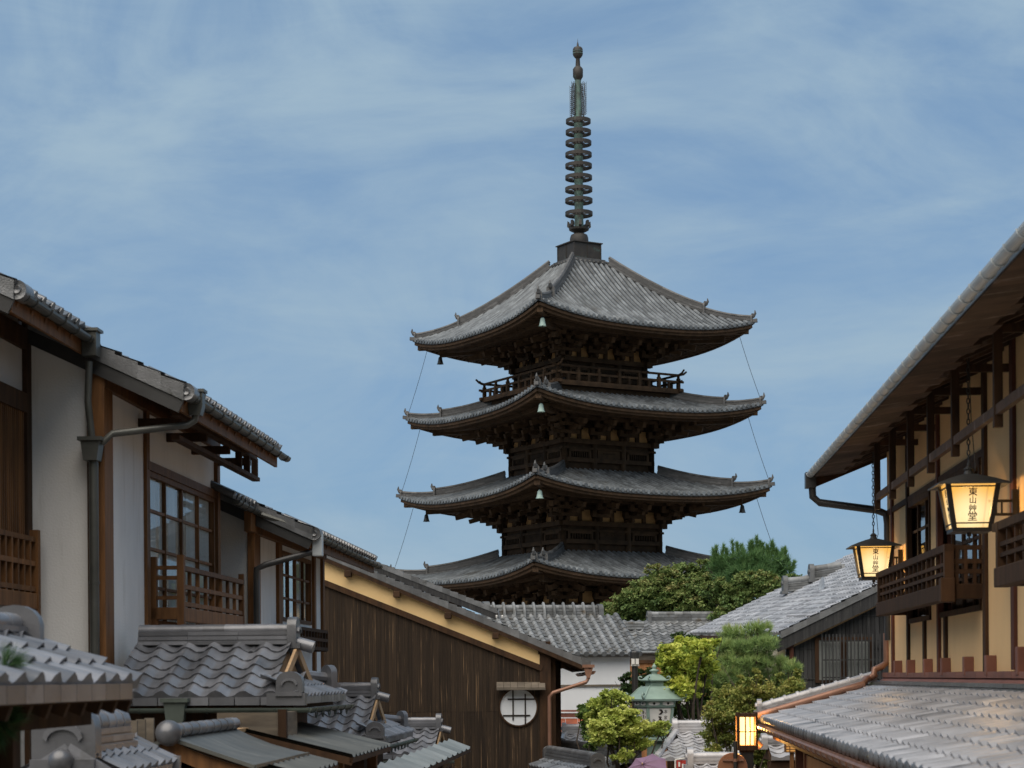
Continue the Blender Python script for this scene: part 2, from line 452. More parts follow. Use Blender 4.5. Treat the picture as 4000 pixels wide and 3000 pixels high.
# ------------------------------------------------------------------ roofing
def unit(v):
    v = np.asarray(v, float); return v / np.linalg.norm(v)
def sangawara(mb, O, U, V, w, l, tw=.27, tl=.24, amp=.04, th=.028, seg=6, xr=None, lip=.05, power=1.6, jit=.004, tone=(0, 1)):
    "rows of S-shaped pan tiles: O eave corner, U along the eave, V up the slope"
    O, U, V = np.asarray(O, float), unit(U), unit(V)
    N = np.cross(U, V)
    if N[2] < 0: N = -N
    nc = max(1, int(round(w / tw))); tw = w / nc
    nr = max(1, int(round(l / tl))); tl = l / nr
    for j in range(nr):
        x0, x1 = (0, w) if xr is None else xr((j + .5) * tl / l)
        c0, c1 = int(round(x0 / tw)), int(round(x1 / tw))
        if c1 <= c0: continue
        ns = (c1 - c0) * seg
        us = c0 * tw + np.arange(ns + 1) * tw / seg
        prof = amp * (0.5 + 0.5 * np.cos(2 * np.pi * us / tw)) ** power
        y0, y1 = j * tl, (j + 1) * tl + .02
        d = lip if j == 0 else th * .5
        jj = RNG.normal(0, jit, ns + 1) if jit else 0
        lo = O + us[:, None] * U + (y0 + 0 * us)[:, None] * V + (prof + th + jj)[:, None] * N
        hi = O + us[:, None] * U + (y1 + .05 + 0 * us)[:, None] * V + prof[:, None] * N
        fr_ = lo - d * N
        if j == 0: fr_ = O + us[:, None] * U + y0 * V - (.02) * N + 0 * prof[:, None] * N
        verts = np.concatenate([fr_, lo, hi])
        n1 = ns + 1
        faces, rr = [], []
        tr = tone[0] + (tone[1] - tone[0]) * RNG.random(c1 - c0)
        for k in range(ns):
            t = tr[k // seg]
            faces.append((k, k + 1, n1 + k + 1, n1 + k)); rr.append(t * .5)  # front lip toned darker: its shade is put into the tile colour
            faces.append((n1 + k, n1 + k + 1, 2 * n1 + k + 1, 2 * n1 + k)); rr.append(t)
        mb.add(verts, faces, rr)
def roundtile(mb, O, U, V, w, l, pitch=.3, tl=.28, r=.075, xr=None, ends=True, seg=5, pans=True):
    "flat pans with half-round cover rows"
    O, U, V = np.asarray(O, float), unit(U), unit(V)
    N = np.cross(U, V)
    if N[2] < 0: N = -N
    nc = max(1, int(round(w / pitch))); pitch = w / nc
    nr = max(1, int(round(l / tl))); tl = l / nr
    if pans: sangawara(mb, O, U, V, w, l, tw=pitch, tl=tl, amp=0.0, th=.03, seg=1, xr=xr, tone=(0, .12))
    for i in range(nc + 1):
        x = i * pitch
        for j in range(nr):
            a, b = (0, w) if xr is None else xr((j + .5) * tl / l)
            if x < a - 1e-6 or x > b + 1e-6: continue
            p0 = O + x * U + j * tl * V; p1 = O + x * U + (j + 1) * tl * V
            v = []
            for p, rr in ((p0, r * 1.08), (p1, r * .92)):
                for k in range(seg + 1):
                    an = math.pi * k / seg
                    v.append(p + U * rr * math.cos(an) + N * (rr * math.sin(an) + .02))
            f = [(k, k + 1, seg + 2 + k, seg + 1 + k) for k in range(seg)] + [tuple(range(seg + 1))]
            mb.add(v, f, .45 + .55 * random.random())
        if ends:
            p = O + x * U - .01 * V + .05 * N
            v = [p + (U * math.cos(t) + N * math.sin(t)) * r * 1.15 for t in np.linspace(0, 2 * np.pi, 9)[:-1]]
            mb.prism(v, -V * .03, rnd=random.random())
def arch(w, h, n=8, y=0.0):
    "outline of an arched plate in x, z"
    pts = [(-w / 2, 0), (w / 2, 0)]
    hh = h - w / 2 * .75
    for k in range(n + 1):
        a = math.pi * k / n
        pts.append((w / 2 * math.cos(a), hh + w / 2 * .75 * math.sin(a)))
    return pts
def orient(A, d, up=(0, 0, 1)):
    d = Vector(d).normalized(); x = d.cross(Vector(up)).normalized(); z = x.cross(d)
    return lambda a, b, c: tuple(Vector(A) + x * a + d * b + z * c)
def ridge(mb, A, B, w=.26, h=.22, layers=3, cap=.09, tl=.3, bands=False):
    "stacked ridge tiles from A to B with a round cap row"
    A, B = Vector(A), Vector(B)
    L = (B - A).length; d = (B - A).normalized()
    lh = h / layers
    for k in range(layers):
        ww = w * (1 - .16 * k)
        n = max(1, int(L / .45)); 
        for i in range(n):
            a = A + d * (L * i / n) + Vector((0, 0, lh * (k + .5))); b = A + d * (L * (i + 1) / n - .004) + Vector((0, 0, lh * (k + .5)))
            mb.beam(a, b, ww, lh * .72)
        mb.beam(A + Vector((0, 0, lh * (k + .5))), B + Vector((0, 0, lh * (k + .5))), ww * .86, lh * .99, rnd=.1)
    n = max(1, int(round(L / tl)))
    for i in range(n):
        a = A + d * (L * i / n) + Vector((0, 0, h + cap * .25)); b = A + d * (L * (i + 1) / n) + Vector((0, 0, h + cap * .25))
        mb.tube([a, b], [cap * 1.0, cap * .93], 10)
        if bands: mb.tube([a - d * .03, a + d * .03], cap * 1.22, 10)
def onigawara(mb, A, d, w=.34, h=.36, t=.1, ball=0, scroll=False):
    "ridge-end tile: arched plate facing along d with a raised inner arch"
    f = orient(A, d)
    mb.prism([f(x, 0, z) for x, z in arch(w, h)], Vector(f(0, t, 0)) - Vector(A), rnd=.0)  # plate at darkest tone: shade of its upright front painted in
    pi_, po = arch(w * .5, h * .62), arch(w * .62, h * .72)
    for k in range(2, len(po) - 1):
        q = [f(po[k][0], t, po[k][1]), f(po[k + 1][0], t, po[k + 1][1]), f(pi_[k + 1][0], t, pi_[k + 1][1]), f(pi_[k][0], t, pi_[k][1])]
        mb.prism(q, Vector(f(0, .025, 0)) - Vector(A), rnd=.3)
    mb.prism([f(x, t, z) for x, z in ((-w * .5, 0), (w * .5, 0), (w * .5, h * .16), (-w * .5, h * .16))], Vector(f(0, .04, 0)) - Vector(A), rnd=.1)
    if scroll:
        for s_ in (-1, 1):
            c = f(s_ * w * .42, t * .5, h * .22)
            mb.lathe([(0.001, -t * .6), (w * .2, -t * .6), (w * .2, t * .7), (0.001, t * .7)], c, 12, 'y')
    if ball:
        c = f(0, t + ball * .6, ball * .8)
        sphere(mb, c, ball)
def sphere(mb, c, r, n=14, sz=1.0):
    prof = [(max(.001, r * math.sin(math.pi * k / n)), -r * sz * math.cos(math.pi * k / n)) for k in range(n + 1)]
    mb.lathe(prof, c, n + 4, rnd=0)  # ball darkened by tone, shade put into its colour
def gutter(mb, A, B, r=.055, hang=.6):
    "half-round gutter with hanger straps"
    A, B = Vector(A), Vector(B)
    d = (B - A).normalized(); L = (B - A).length
    x = d.cross(Vector((0, 0, 1))).normalized(); z = x.cross(d)
    g = []
    for p in (A, B):
        g.append([tuple(p + x * r * math.cos(a) - z * r * math.sin(a)) for a in np.linspace(0, np.pi, 9)] + [tuple(p + x * (-r + .006) * math.cos(0) ) ])
    mb.grid(g, .5)
    g2 = []
    for p in (A, B):
        g2.append([tuple(p + x * (r - .006) * math.cos(a) - z * (r - .006) * math.sin(a)) for a in np.linspace(0, np.pi, 9)])
    mb.grid(g2, .3)
    for p in (A, B):
        mb.add([tuple(p + x * r * math.cos(a) - z * r * math.sin(a)) for a in np.linspace(0, np.pi, 9)], [tuple(range(9))], .5)
    n = max(1, int(L / hang))
    for i in range(n + 1):
        p = A + d * (L * (i + .5) / (n + 1))
        mb.tube([tuple(p + x * (r + .007) * math.cos(a) - z * (r + .007) * math.sin(a)) for a in np.linspace(0, np.pi, 7)], .006, 4)
def lattice_rail(mb, A, d, L, z0, z1, n, bar=.05, rails=(0, .5, 1.0), depth=.05, rail_h=.05):
    "vertical balusters and rails from A along unit d"
    A = Vector(A); d = Vector(d)
    for i in range(n + 1):
        p = A + d * (L * i / n)
        mb.beam(p + Vector((0, 0, z0)), p + Vector((0, 0, z1)), bar, depth, up=d)
    for k in rails:
        z = z0 + (z1 - z0) * k
        mb.beam(A + Vector((0, 0, z)), A + d * L + Vector((0, 0, z)), depth * 1.12, rail_h)
# ------------------------------------------------------------------ ground and lane
def build_ground():
    ys = np.concatenate([np.linspace(-40, 20, 13), np.linspace(24, 110, 20), [160, 260, 500, 1500]])
    xs = np.array([-1500, -300, -80, -30, -12, -6, 0, 6, 12, 30, 80, 300, 1500.0])
    g = [[(x, y, gz(y)) for x in xs] for y in ys]
    m = MB(); m.grid(g, .5)
    tag(m.build('ground', 'ground'), None, None, kind='structure')
    m = MB(ST)
    g = [[(x, y, gz(y) + .006) for x in (-1.9, -1.0, 0, 1.0, 1.7)] for y in np.linspace(-8, 36, 45)]
    m.grid(g, .5)
    tag(m.build('street', 'stone'), None, None, kind='structure')
build_ground()
def build_block_hill():
    "wooded hill unseen behind the viewer, added to cut low light from there"
    m = MB(); g = []
    for j, (y, h) in enumerate(((-26, -.5), (-34, 8), (-46, 19), (-62, 30), (-85, 42), (-130, 55), (-220, 62))):
        g.append([(x, y - .0012 * x * x * .2, h * (1 + .12 * math.sin(x * .05 + j)) + (.0 if j else gz(-26) + .4)) for x in np.linspace(-260, 260, 53)])
    m.grid(g); o = m.build('light_block_hill', 'block_hill_green'); tag(o, None, None, kind='structure')
build_block_hill()

# ------------------------------------------------------------------ five-storey pagoda
PC = (3.42, 93.6)
PR = R(30.5)
PF = Fr((PC[0], PC[1], 0), PR)
PG = gz(93.6)
TIERS = [  # half eave, corner height, half body, next body bottom
    dict(h=7.15, zc=1.25, hb=3.2), dict(h=6.87, zc=5.15, hb=2.98), dict(h=6.57, zc=9.02, hb=2.73),
    dict(h=6.30, zc=12.92, hb=2.47), dict(h=6.02, zc=16.82, hb=2.26)]
UP = .66
def build_pagoda():
    P = thing('pagoda', 'five-storey dark wooden pagoda with grey tiled roofs and a tall ringed spire', 'pagoda', (PC[0], PC[1], PG), PR)
    sides = [Fr((PC[0], PC[1], 0), PR + k * math.pi / 2) for k in range(4)]     # each side faces local -y
    for ti, T in enumerate(TIERS):
        h, zc, hb = T['h'], T['zc'], T['hb']
        zm = zc - UP
        top = ti == 4
        ht = .95 if top else TIERS[ti + 1]['hb'] + .12
        zt = 20.0 if top else zm + 1.36
        def zsurf(x, d):
            t = min(1.0, max(0.0, (h - d) / (h - ht)))
            kk = .30
            return zm + (zt - zm) * ((1 - kk) * t + kk * t * t) + UP * (abs(x) / h) ** 2.7 * (1 - t) ** 1.3
        roof = MB(); ridges = []
        for fr in sides:
            roof.fr = fr; ridg = MB(fr); ridges.append(ridg)
            # base sheet
            nd, nx = 9, 24
            g = []
            for i in range(nd):
                d = h + (ht - h) * i / (nd - 1)
                g.append([(d * (2 * k / nx - 1), -d, zsurf(d * (2 * k / nx - 1), d)) for k in range(nx + 1)])
            roof.grid(g, RNG.random((nd - 1) * nx) * .06)
            n = int(2 * h / .285)
            for i in range(n + 1):
                x = -h + .08 + (2 * h - .16) * i / n
                dt = max(ht, abs(x))
                if h - dt < .1: continue
                ns = max(2, int((h - dt) / .45))
                rowv = random.random()
                ring = []
                for j in range(ns + 1):
                    d = h + .06 + (dt - h - .06) * j / ns
                    z = zsurf(x, d) if d <= h else zsurf(x, h) - .03
                    ring.append([(x + .085 * math.cos(a), -d, z + .02 + .085 * math.sin(a)) for a in (0, math.pi * .28, math.pi / 2, math.pi * .72, math.pi)])
                roof.grid(ring, np.repeat(RNG.random(ns), 4) * .5 + rowv * .25 + .25)
                z = zsurf(x, h)
                roof.prism([(x + .1 * math.cos(a), -h - .06, z + .03 + .1 * math.sin(a)) for a in np.linspace(0, 2 * np.pi, 7)[:-1]], (0, .05, 0), rnd=.35 + .65 * random.random())
            # eave pan lips
            g = [[(x, -h - .02, zsurf(x, h) - .09 + dz) for x in np.linspace(-h, h, 25)] for dz in (0, .1)]
            roof.grid(g, .2)
            # hip ridge on the corner to the left of this side, two steps with upturned ends
            def hip(d): return (-d, -d, zsurf(-d, d))
            d0, d1, d2 = ht + .1, ht + (h - ht) * .66, h - .12
            for a, b, hh, ww in ((d0, d1, .36, .26), (d1, d2, .20, .2)):
                pts = [hip(a + (b - a) * k / 7) for k in range(8)]
                for p, q in zip(pts[:-1], pts[1:]):
                    for lay in range(3):
                        e = hh * (lay + .5) / 3
                        ridg.beam((p[0], p[1], p[2] + e), (q[0], q[1], q[2] + e), ww * (1 - .12 * lay), hh * .24)
                    ridg.beam((p[0], p[1], p[2] + hh * .5), (q[0], q[1], q[2] + hh * .5), ww * .8, hh, rnd=.2)
                    ridg.tube([(p[0], p[1], p[2] + hh + .04), (q[0], q[1], q[2] + hh + .04)], .085, 6)
                e = pts[-1]; k = 1 / math.sqrt(2)
                o = Vector(e)
                dv = Vector((-k, -k, 0))
                ridg.tube([o + Vector((0, 0, hh)), o + dv * .14 + Vector((0, 0, hh + .07)), o + dv * .22 + Vector((0, 0, hh + .2)), o + dv * .2 + Vector((0, 0, hh + .34))], [.1, .085, .06, .02], 6)
                w_ = ww * 1.5
                ff = orient(o + Vector((0, 0, -.08)), dv)
                ridg.prism([ff(x, 0, z) for x, z in arch(w_, hh + .22)], tuple(dv * .08), rnd=.8)
                ridg.lathe([(.001, -.05), (w_ * .26, -.05), (w_ * .26, .05), (.001, .05)], ff(0, .1, hh + .2), 10, 'y', rnd=.9)
            # corner tile tip
            c_ = hip(h)
            ridg.beam((c_[0] + .25, c_[1] + .25, c_[2] + .02), (c_[0] - .1, c_[1] - .1, c_[2] + .06), .2, .16, rnd=.6)
        rf = roof.build('roof', 'pagoda_tile', P)
        for ridg in ridges: ridg.build('hip_ridge', 'pagoda_ridge', rf)
        # ------------- eaves: fascia, boards, two tiers of rafters, corner beams
        ev = MB()
        def zs(x, d):       # soffit level
            e = UP * (abs(x) / h) ** 2.7 * max(0, (d - hb) / (h - hb))
            return zm - .16 + e + (h - d) * .14
        for fr in sides:
            ev.fr = fr
            for q, (off, dz, hh) in enumerate(((.10, -.13, .14), (.22, -.26, .12), (1.15, -.36, .14))):
                xs = np.linspace(-(h - off), h - off, 21)
                for a, b in zip(xs[:-1], xs[1:]):
                    ev.beam((a, -(h - off), zs(a, h - off) + dz + .12), (b, -(h - off), zs(b, h - off) + dz + .12), .12, hh, rnd=.75 if q == 1 else .3)
            g = []
            for d in np.linspace(h - .05, hb - .02, 7):
                g.append([(d * t, -d, zs(d * t, d) + .03) for t in np.linspace(-1, 1, 17)])
            ev.grid(g, .15)
            n = int(2 * h / .23)
            for i in range(n + 1):
                x = -h + .12 + (2 * h - .24) * i / n
                for a, b, lo in ((h - .2, max(abs(x), h - 1.25), -.12), (h - 1.1, max(abs(x), hb), -.26)):
                    if a - b < .12: continue
                    p = (x, -a, zs(x, a) + lo); q = (x, -b, zs(x, b) + lo)
                    ev.beam(p, q, .095, .12, rnd=.25 + .5 * random.random())
            # corner beam
            for lo, a in ((-.18, h - .2), (-.40, h - 1.0)):
                ev.beam((-a, -a, zs(-a, a) + lo), (-hb, -hb, zs(-hb, hb) + lo), .26, .3, rnd=.4)
        ev.build('eaves', 'pagoda_wood', P)
        # ------------- brackets
        br = MB(); zb = zm - 1.05
        def cluster(br, x, ox, oy, diag=1.0):
            "stepped arms from wall point x going out along (ox, oy)"
            for k in range(1, 4):
                e = .46 * k * diag
                z = zb + .08 + .30 * (k - 1)
                br.beam((x - ox * .1, -hb - oy * (-.1), z), (x + ox * e, -hb - oy * e, z), .17, .19)
                cx, cy = x + ox * e, -hb - oy * e
                br.beam((cx - .52, cy, z + .16), (cx + .52, cy, z + .16), .15, .16)
                for s_ in (-.42, 0, .42):
                    br.box((cx + s_ - .11, cy - .11, z + .24), (cx + s_ + .11, cy + .11, z + .38))
            e1 = 1.85 * diag
            br.beam((x, -hb, zb + 1.12), (x + ox * e1, -hb - oy * e1, zb + .58), .19, .25, rnd=.95)
            br.beam((x, -hb, zb + .80), (x + ox * e1 * .72, -hb - oy * e1 * .72, zb + .36), .17, .2, rnd=.8)
        for fr in sides:
            br.fr = fr
            for x in (-hb, -hb / 3, hb / 3, hb):
                br.box((x - .2, -hb - .2, zb - .06), (x + .2, -hb + .2, zb + .12))
                cluster(br, x, 0, 1)
            k = 1 / math.sqrt(2)
            cluster(br, -hb, -k, k, 1.35)
            for off, z in ((.92, zb + .86), (1.38, zb + 1.12)):
                br.beam((-hb - off, -hb - off, z), (hb + off, -hb - off, z), .17, .18)
            br.beam((-hb - .3, -hb - .02, zb + .62), (hb + .3, -hb - .02, zb + .62), .17, .16)
        br.build('brackets', 'pagoda_wood', P)
        pl = MB(); st = MB()
        for fr in sides:
            pl.fr = fr; st.fr = fr
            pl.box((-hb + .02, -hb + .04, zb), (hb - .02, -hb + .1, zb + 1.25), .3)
            for b in range(3):
                c = -hb + hb * (2 * b + 1) / 3
                st.box((c - .1, -hb - .05, zb), (c + .1, -hb + .05, zb + .55))
                st.box((c - .2, -hb - .06, zb + .45), (c + .2, -hb + .05, zb + .6))
                for s_ in (-1, 1):
                    c2 = c + s_ * hb / 3
                    st.prism([(c2 - .30, -hb - .03, zb + .62), (c2 + .30, -hb - .03, zb + .62), (c2 + .30, -hb - .03, zb + .3), (c2 + .2, -hb - .03, zb + .1), (c2 - .2, -hb - .03, zb + .1), (c2 - .30, -hb - .03, zb + .3)], (0, .06, 0))
            st.box((-hb, -hb - .02, zb + .72), (hb, -hb + .07, zb + 1.25))
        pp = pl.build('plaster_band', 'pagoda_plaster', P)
        st.build('strut', 'pagoda_wood', pp)
        # ------------- storey walls
        wl = MB()
        z0 = (TIERS[ti - 1]['zc'] - UP + 1.0) if ti else PG
        z1 = zb
        wl.fr = PF
        wl.box((-hb + .05, -hb + .05, z0), (hb - .05, hb - .05, z1 + 1.4), .15)
        doors = []
        for fr in sides:
            op = MB(fr); bars = MB(fr); doors.append((op, bars)); wl.fr = fr
            for x in (-hb, -hb / 3, hb / 3, hb):
                wl.lathe([(.15, z0), (.15, z1)], (x, -hb, 0), 8)
            wl.box((-hb - .36, -hb - .17, z1 - .24), (hb + .36, -hb + .1, z1 - .02), .6)
            wl.box((-hb - .2, -hb - .11, z1 - .5), (hb + .2, -hb + .1, z1 - .4), .5)
            zf = z0 + .75 if ti else z0
            wl.box((-hb - .1, -hb - .12, zf), (hb + .1, -hb + .1, zf + .2), .5)
            for b in range(3):
                c = -hb + hb * (2 * b + 1) / 3
                w_ = hb / 3 - .2
                if b == 1:
                    op.box((c - w_, -hb - .03, zf + .2), (c + w_, -hb + .1, z1 - .5))
                    bars.box((c - .34, -hb - .06, zf + .42), (c + .34, -hb - .02, z1 - .62), .05)
                    for s_ in (-.15, 0, .15):
                        bars.beam((c + s_, -hb - .075, zf + .45), (c + s_, -hb - .075, z1 - .65), .035, .03, rnd=1.0)
                else:
                    for s_ in (-1, 1): op.box((c + s_ * w_ * .92 - .05, -hb - .08, zf + .2), (c + s_ * w_ * .92 + .05, -hb + .1, z1 - .5), .9)
                    op.box((c - w_, -hb - .08, z1 - .6), (c + w_, -hb + .1, z1 - .5), .9)
                    for t in np.linspace(-.8, .8, 9):
                        op.box((c + t * w_ - .03, -hb - .05, zf + .24), (c + t * w_ + .03, -hb + .06, z1 - .6), .1)
        w = wl.build('storey_wall', 'pagoda_wood', P)
        for op, bars in doors:
            d_ = op.build('door_panels', 'pagoda_wood', P)
            bars.build('grille', 'pagoda_wood', d_)
    # ------------- balcony round the top storey
    bal = MB(); rl = MB()
    hbz, zf = 3.42, 13.72
    for k, fr in enumerate(sides):
        bal.fr = fr; rl.fr = fr
        bal.prism([(-hbz - .12, -hbz - .12, zf - .18), (hbz + .12, -hbz - .12, zf - .18), (2.2, -2.2, zf - .18), (-2.2, -2.2, zf - .18)], (0, 0, .12), rnd=.4)
        bal.beam((-hbz - .25, -hbz, zf - .02), (hbz + .25, -hbz, zf - .02), .2, .14, rnd=.7)
        bal.beam((-hbz + .2, -hbz + .3, zf - .32), (hbz - .2, -hbz + .3, zf - .32), .2, .25, rnd=.5)
        for i in range(7):
            x = -hbz + 2 * hbz * i / 6
            rl.box((x - .075, -hbz - .075, zf), (x + .075, -hbz + .075, zf + .56))
            rl.box((x - .05, -hbz - .05, zf + .56), (x + .05, -hbz + .05, zf + .7))
            if i < 6: rl.box((x + hbz / 6 - .06, -hbz - .05, zf), (x + hbz / 6 + .06, -hbz + .05, zf + .36))
        rl.beam((-hbz - .3, -hbz, zf + .4), (hbz + .3, -hbz, zf + .4), .09, .1)
        for s_ in (-1, 1):
            rl.tube([(0, -hbz, zf + .72), (s_ * (hbz + .05), -hbz, zf + .72), (s_ * (hbz + .3), -hbz, zf + .78), (s_ * (hbz + .48), -hbz, zf + .92)], [.06, .06, .055, .045], 6)
    b = bal.build('balcony', 'pagoda_wood', P)
    rl.build('railing', 'pagoda_wood', b)
    # ------------- spire
    Zs = lambda y: (2645 - (100 + y * .663)) * 93.6 / 7500 + .035
    rb = MB(PF)
    rb.box((-1.02, -1.02, 19.85), (1.02, 1.02, 20.02), .2); rb.box((-.92, -.92, 20.02), (.92, .92, 20.2), .6)
    for k, fr in enumerate(sides):
        rb.fr = fr
        for i in range(9):
            rb.tube([(-1.0 + .25 * i, -1.1, 20.0), (-1.0 + .25 * i, -.8, 20.06)], .08, 6)
    rb.build('ridge_base', 'pagoda_ridge', P)
    bx = MB(PF)
    z0, z1 = 20.2, 20.98
    bx.box((-.76, -.76, z0), (.76, .76, z1)); bx.box((-.84, -.84, z1), (.84, .84, z1 + .05), .7)
    for k, fr in enumerate(sides):
        bx.fr = fr
        for x in (-.76, 0, .74): bx.box((x - .02, -.785, z0), (x + .02, -.76, z1), .8)
        bx.box((-.76, -.785, z0), (.76, -.76, z0 + .06), .8)
    bx.build('spire_base', 'old_bronze', P)
    sp_ = MB(PF)
    zz1 = z1 + .05
    prof = [(.001, zz1), (.44, zz1), (.46, zz1 + .12), (.45, Zs(1262)), (.40, Zs(1245)), (.24, Zs(1235)), (.22, Zs(1228))]
    sp_.lathe(prof + [(.001, Zs(1226))], (0, 0, 0), 20)
    sp_.build('inverted_bowl', 'old_bronze', P, smooth=True)
    lt = MB(PF)
    lt.lathe([(.001, Zs(1232)), (.25, Zs(1230)), (.48, Zs(1216)), (.5, Zs(1205)), (.40, Zs(1210)), (.2, Zs(1212)), (.001, Zs(1212))], (0, 0, 0), 18)
    for k in range(8):
        a = k * math.pi / 4 + .2
        c, s = math.cos(a), math.sin(a)
        P0 = [(.40, Zs(1212)), (.58, Zs(1196)), (.56, Zs(1165)), (.46, Zs(1172)), (.44, Zs(1190)), (.48, Zs(1200))]
        lt.prism([(r * c - .0 * s, r * s, z) for r, z in P0], (-.14 * s, .14 * c, 0))
    lt.build('lotus_collar', 'old_bronze', P)
    po = MB(PF)
    po.lathe([(.001, Zs(1225)), (.24, Zs(1225)), (.215, Zs(1150)), (.21, Zs(560)), (.17, Zs(540)), (.15, Zs(330)), (.001, Zs(330))], (0, 0, 0), 14)
    po.build('spire_pole', 'verdigris', P, smooth=True)
    ys = [1120, 1043, 977, 907, 838, 772, 703, 640, 575]
    ws = [146, 146, 145, 143, 142, 141, 138, 135, 132]
    for y, w_ in zip(ys, ws):
        rg = MB(PF)
        r = w_ * .74 / 2 * 93.6 / 7500; z = Zs(y); hh = .085
        rg.lathe([(r - .05, z - hh), (r, z - hh), (r, z + hh), (r - .05, z + hh), (r - .05, z - hh)], (0, 0, 0), 28)
        rg.lathe([(.16, z - .07), (.235, z - .07), (.235, z + .07), (.16, z + .07)], (0, 0, 0), 14)
        for k in range(8):
            a = k * math.pi / 4
            rg.beam((.2 * math.cos(a), .2 * math.sin(a), z), ((r - .02) * math.cos(a), (r - .02) * math.sin(a), z), .03, .05)
        rg.build('spire_ring', 'old_bronze', P)
    fl = MB(PF)
    za, zb_ = Zs(545), Zs(355)
    for k in range(4):
        a = k * math.pi / 2 + .35
        c, s = math.cos(a), math.sin(a)
        def pt(r, z): return (r * c, r * s, z)
        for r in (.22, .42):
            fl.tube([pt(r, za), pt(r + .02, (za + zb_) / 2), pt(r * .9, zb_)], .018, 5)
        n = 16
        for i in range(n):
            z = za + (zb_ - za) * i / n
            fl.tube([pt(.16, z), pt(.3, z + .06), pt(.42, z + .02)], .013, 4)
            fl.tube([pt(.42, z), pt(.5, z + .05), pt(.53, z + .13)], [.016, .014, .005], 4)
            if i % 3 == 0:
                q = [pt(.32 + .07 * math.cos(t), z + .08 + .07 * math.sin(t)) for t in np.linspace(0, 2 * np.pi, 9)]
                fl.tube(q, .012, 4)
    fl.build('flame_ornament', 'old_bronze', P)
    jw = MB(PF)
    def zj(y): return Zs(y)
    jw.lathe([(.001, zj(336)), (.14, zj(336)), (.19, zj(322)), (.245, zj(312)), (.25, zj(268)), (.18, zj(256)), (.12, zj(250)), (.10, zj(205)), (.13, zj(198)), (.001, zj(197))], (0, 0, 0), 18)
    jw.build('dragon_ball', 'old_bronze', P, smooth=True)
    jw = MB(PF)
    jw.lathe([(.001, zj(200)), (.15, zj(200)), (.235, zj(186)), (.245, zj(150)), (.19, zj(139)), (.06, zj(134)), (.04, zj(118)), (.012, zj(104)), (.006, zj(88)), (.001, zj(88))], (0, 0, 0), 18)
    jw.build('jewel', 'old_bronze', P, smooth=True)
    jb = MB(PF)
    for z in (163, 176): jb.lathe([(.24, zj(z) - .015), (.252, zj(z) - .015), (.252, zj(z) + .015), (.24, zj(z) + .015)], (0, 0, 0), 18)
    jb.build('jewel_band', 'verdigris', P)
    return P
pagoda = build_pagoda()

def make_bell(loc, label, m, sc_=1.0):
    b = thing('wind_bell', label, 'bell', loc, 0, 'wind bells hanging from the pagoda eaves')
    w = MB(Fr(loc))
    s = sc_
    w.lathe([(.02 * s, .0), (.06 * s, -.02 * s), (.09 * s, -.08 * s), (.10 * s, -.22 * s), (.13 * s, -.30 * s), (.16 * s, -.34 * s), (.14 * s, -.34 * s), (.085 * s, -.1 * s), (.001, -.08 * s)], (0, 0, 0), 12)
    w.build('bell_body', m, b, smooth=True)
    w = MB(Fr(loc)); w.tube([(0, 0, .0), (0, 0, .25)], .014, 5); w.build('hook', 'black_iron', b)
    w = MB(Fr(loc)); w.tube([(0, 0, -.1 * s), (0, 0, -.36 * s)], .02, 5); w.build('clapper', 'black_iron', b)
    return b
def corner(ti, sx, sy, inset, dz):
    T = TIERS[ti]; d = T['h'] - inset
    p = PF.w((sx * d, sy * d, T['zc'] + dz))
    return p
def build_bells():
    nm = {4: 'top', 3: 'second', 2: 'third'}
    for ti in (4, 3, 2):
        make_bell(corner(ti, -1, -1, .55, -.72), 'pale green wind bell under the front corner of the %s pagoda roof' % nm[ti], 'bell_green', 1.15)
    for ti in (4, 2):
        make_bell(corner(ti, -1, 1, 1.0, -.9), 'dark wind bell under the left tip of the %s pagoda roof' % nm[ti], 'bell_dark', 1.1)
    make_bell(corner(2, 1, -1, 1.0, -.9), 'dark wind bell under the right tip of the third pagoda roof', 'bell_dark', 1.1)
    for sx, sy, word, u in ((-1, 1, 'left', 0), (1, -1, 'right', 1)):
        m = MB(); pts = []
        for ti in (4, 3, 2, 1):
            a = corner(ti, sx, sy, .55, -.42); b = corner(ti, sx, sy, .1, .25)
            if ti < 4: pts += [b]
            pts += [a]
        dense = []
        for a, b in zip(pts[:-1], pts[1:]):
            for k in range(6):
                t = k / 6; p = np.array(a) * (1 - t) + np.array(b) * t
                p[0] += math.sin(math.pi * t) * -.03 * sx; dense.append(p)
        m.tube(dense, .011, 4)
        o = m.build('lightning_cable', 'black_iron')
        tag(o, 'thin lightning cable hanging down the %s corners of the pagoda roofs' % word, 'cable', 'lightning cables on the pagoda')
        solo(o, dense[-1])
build_bells()
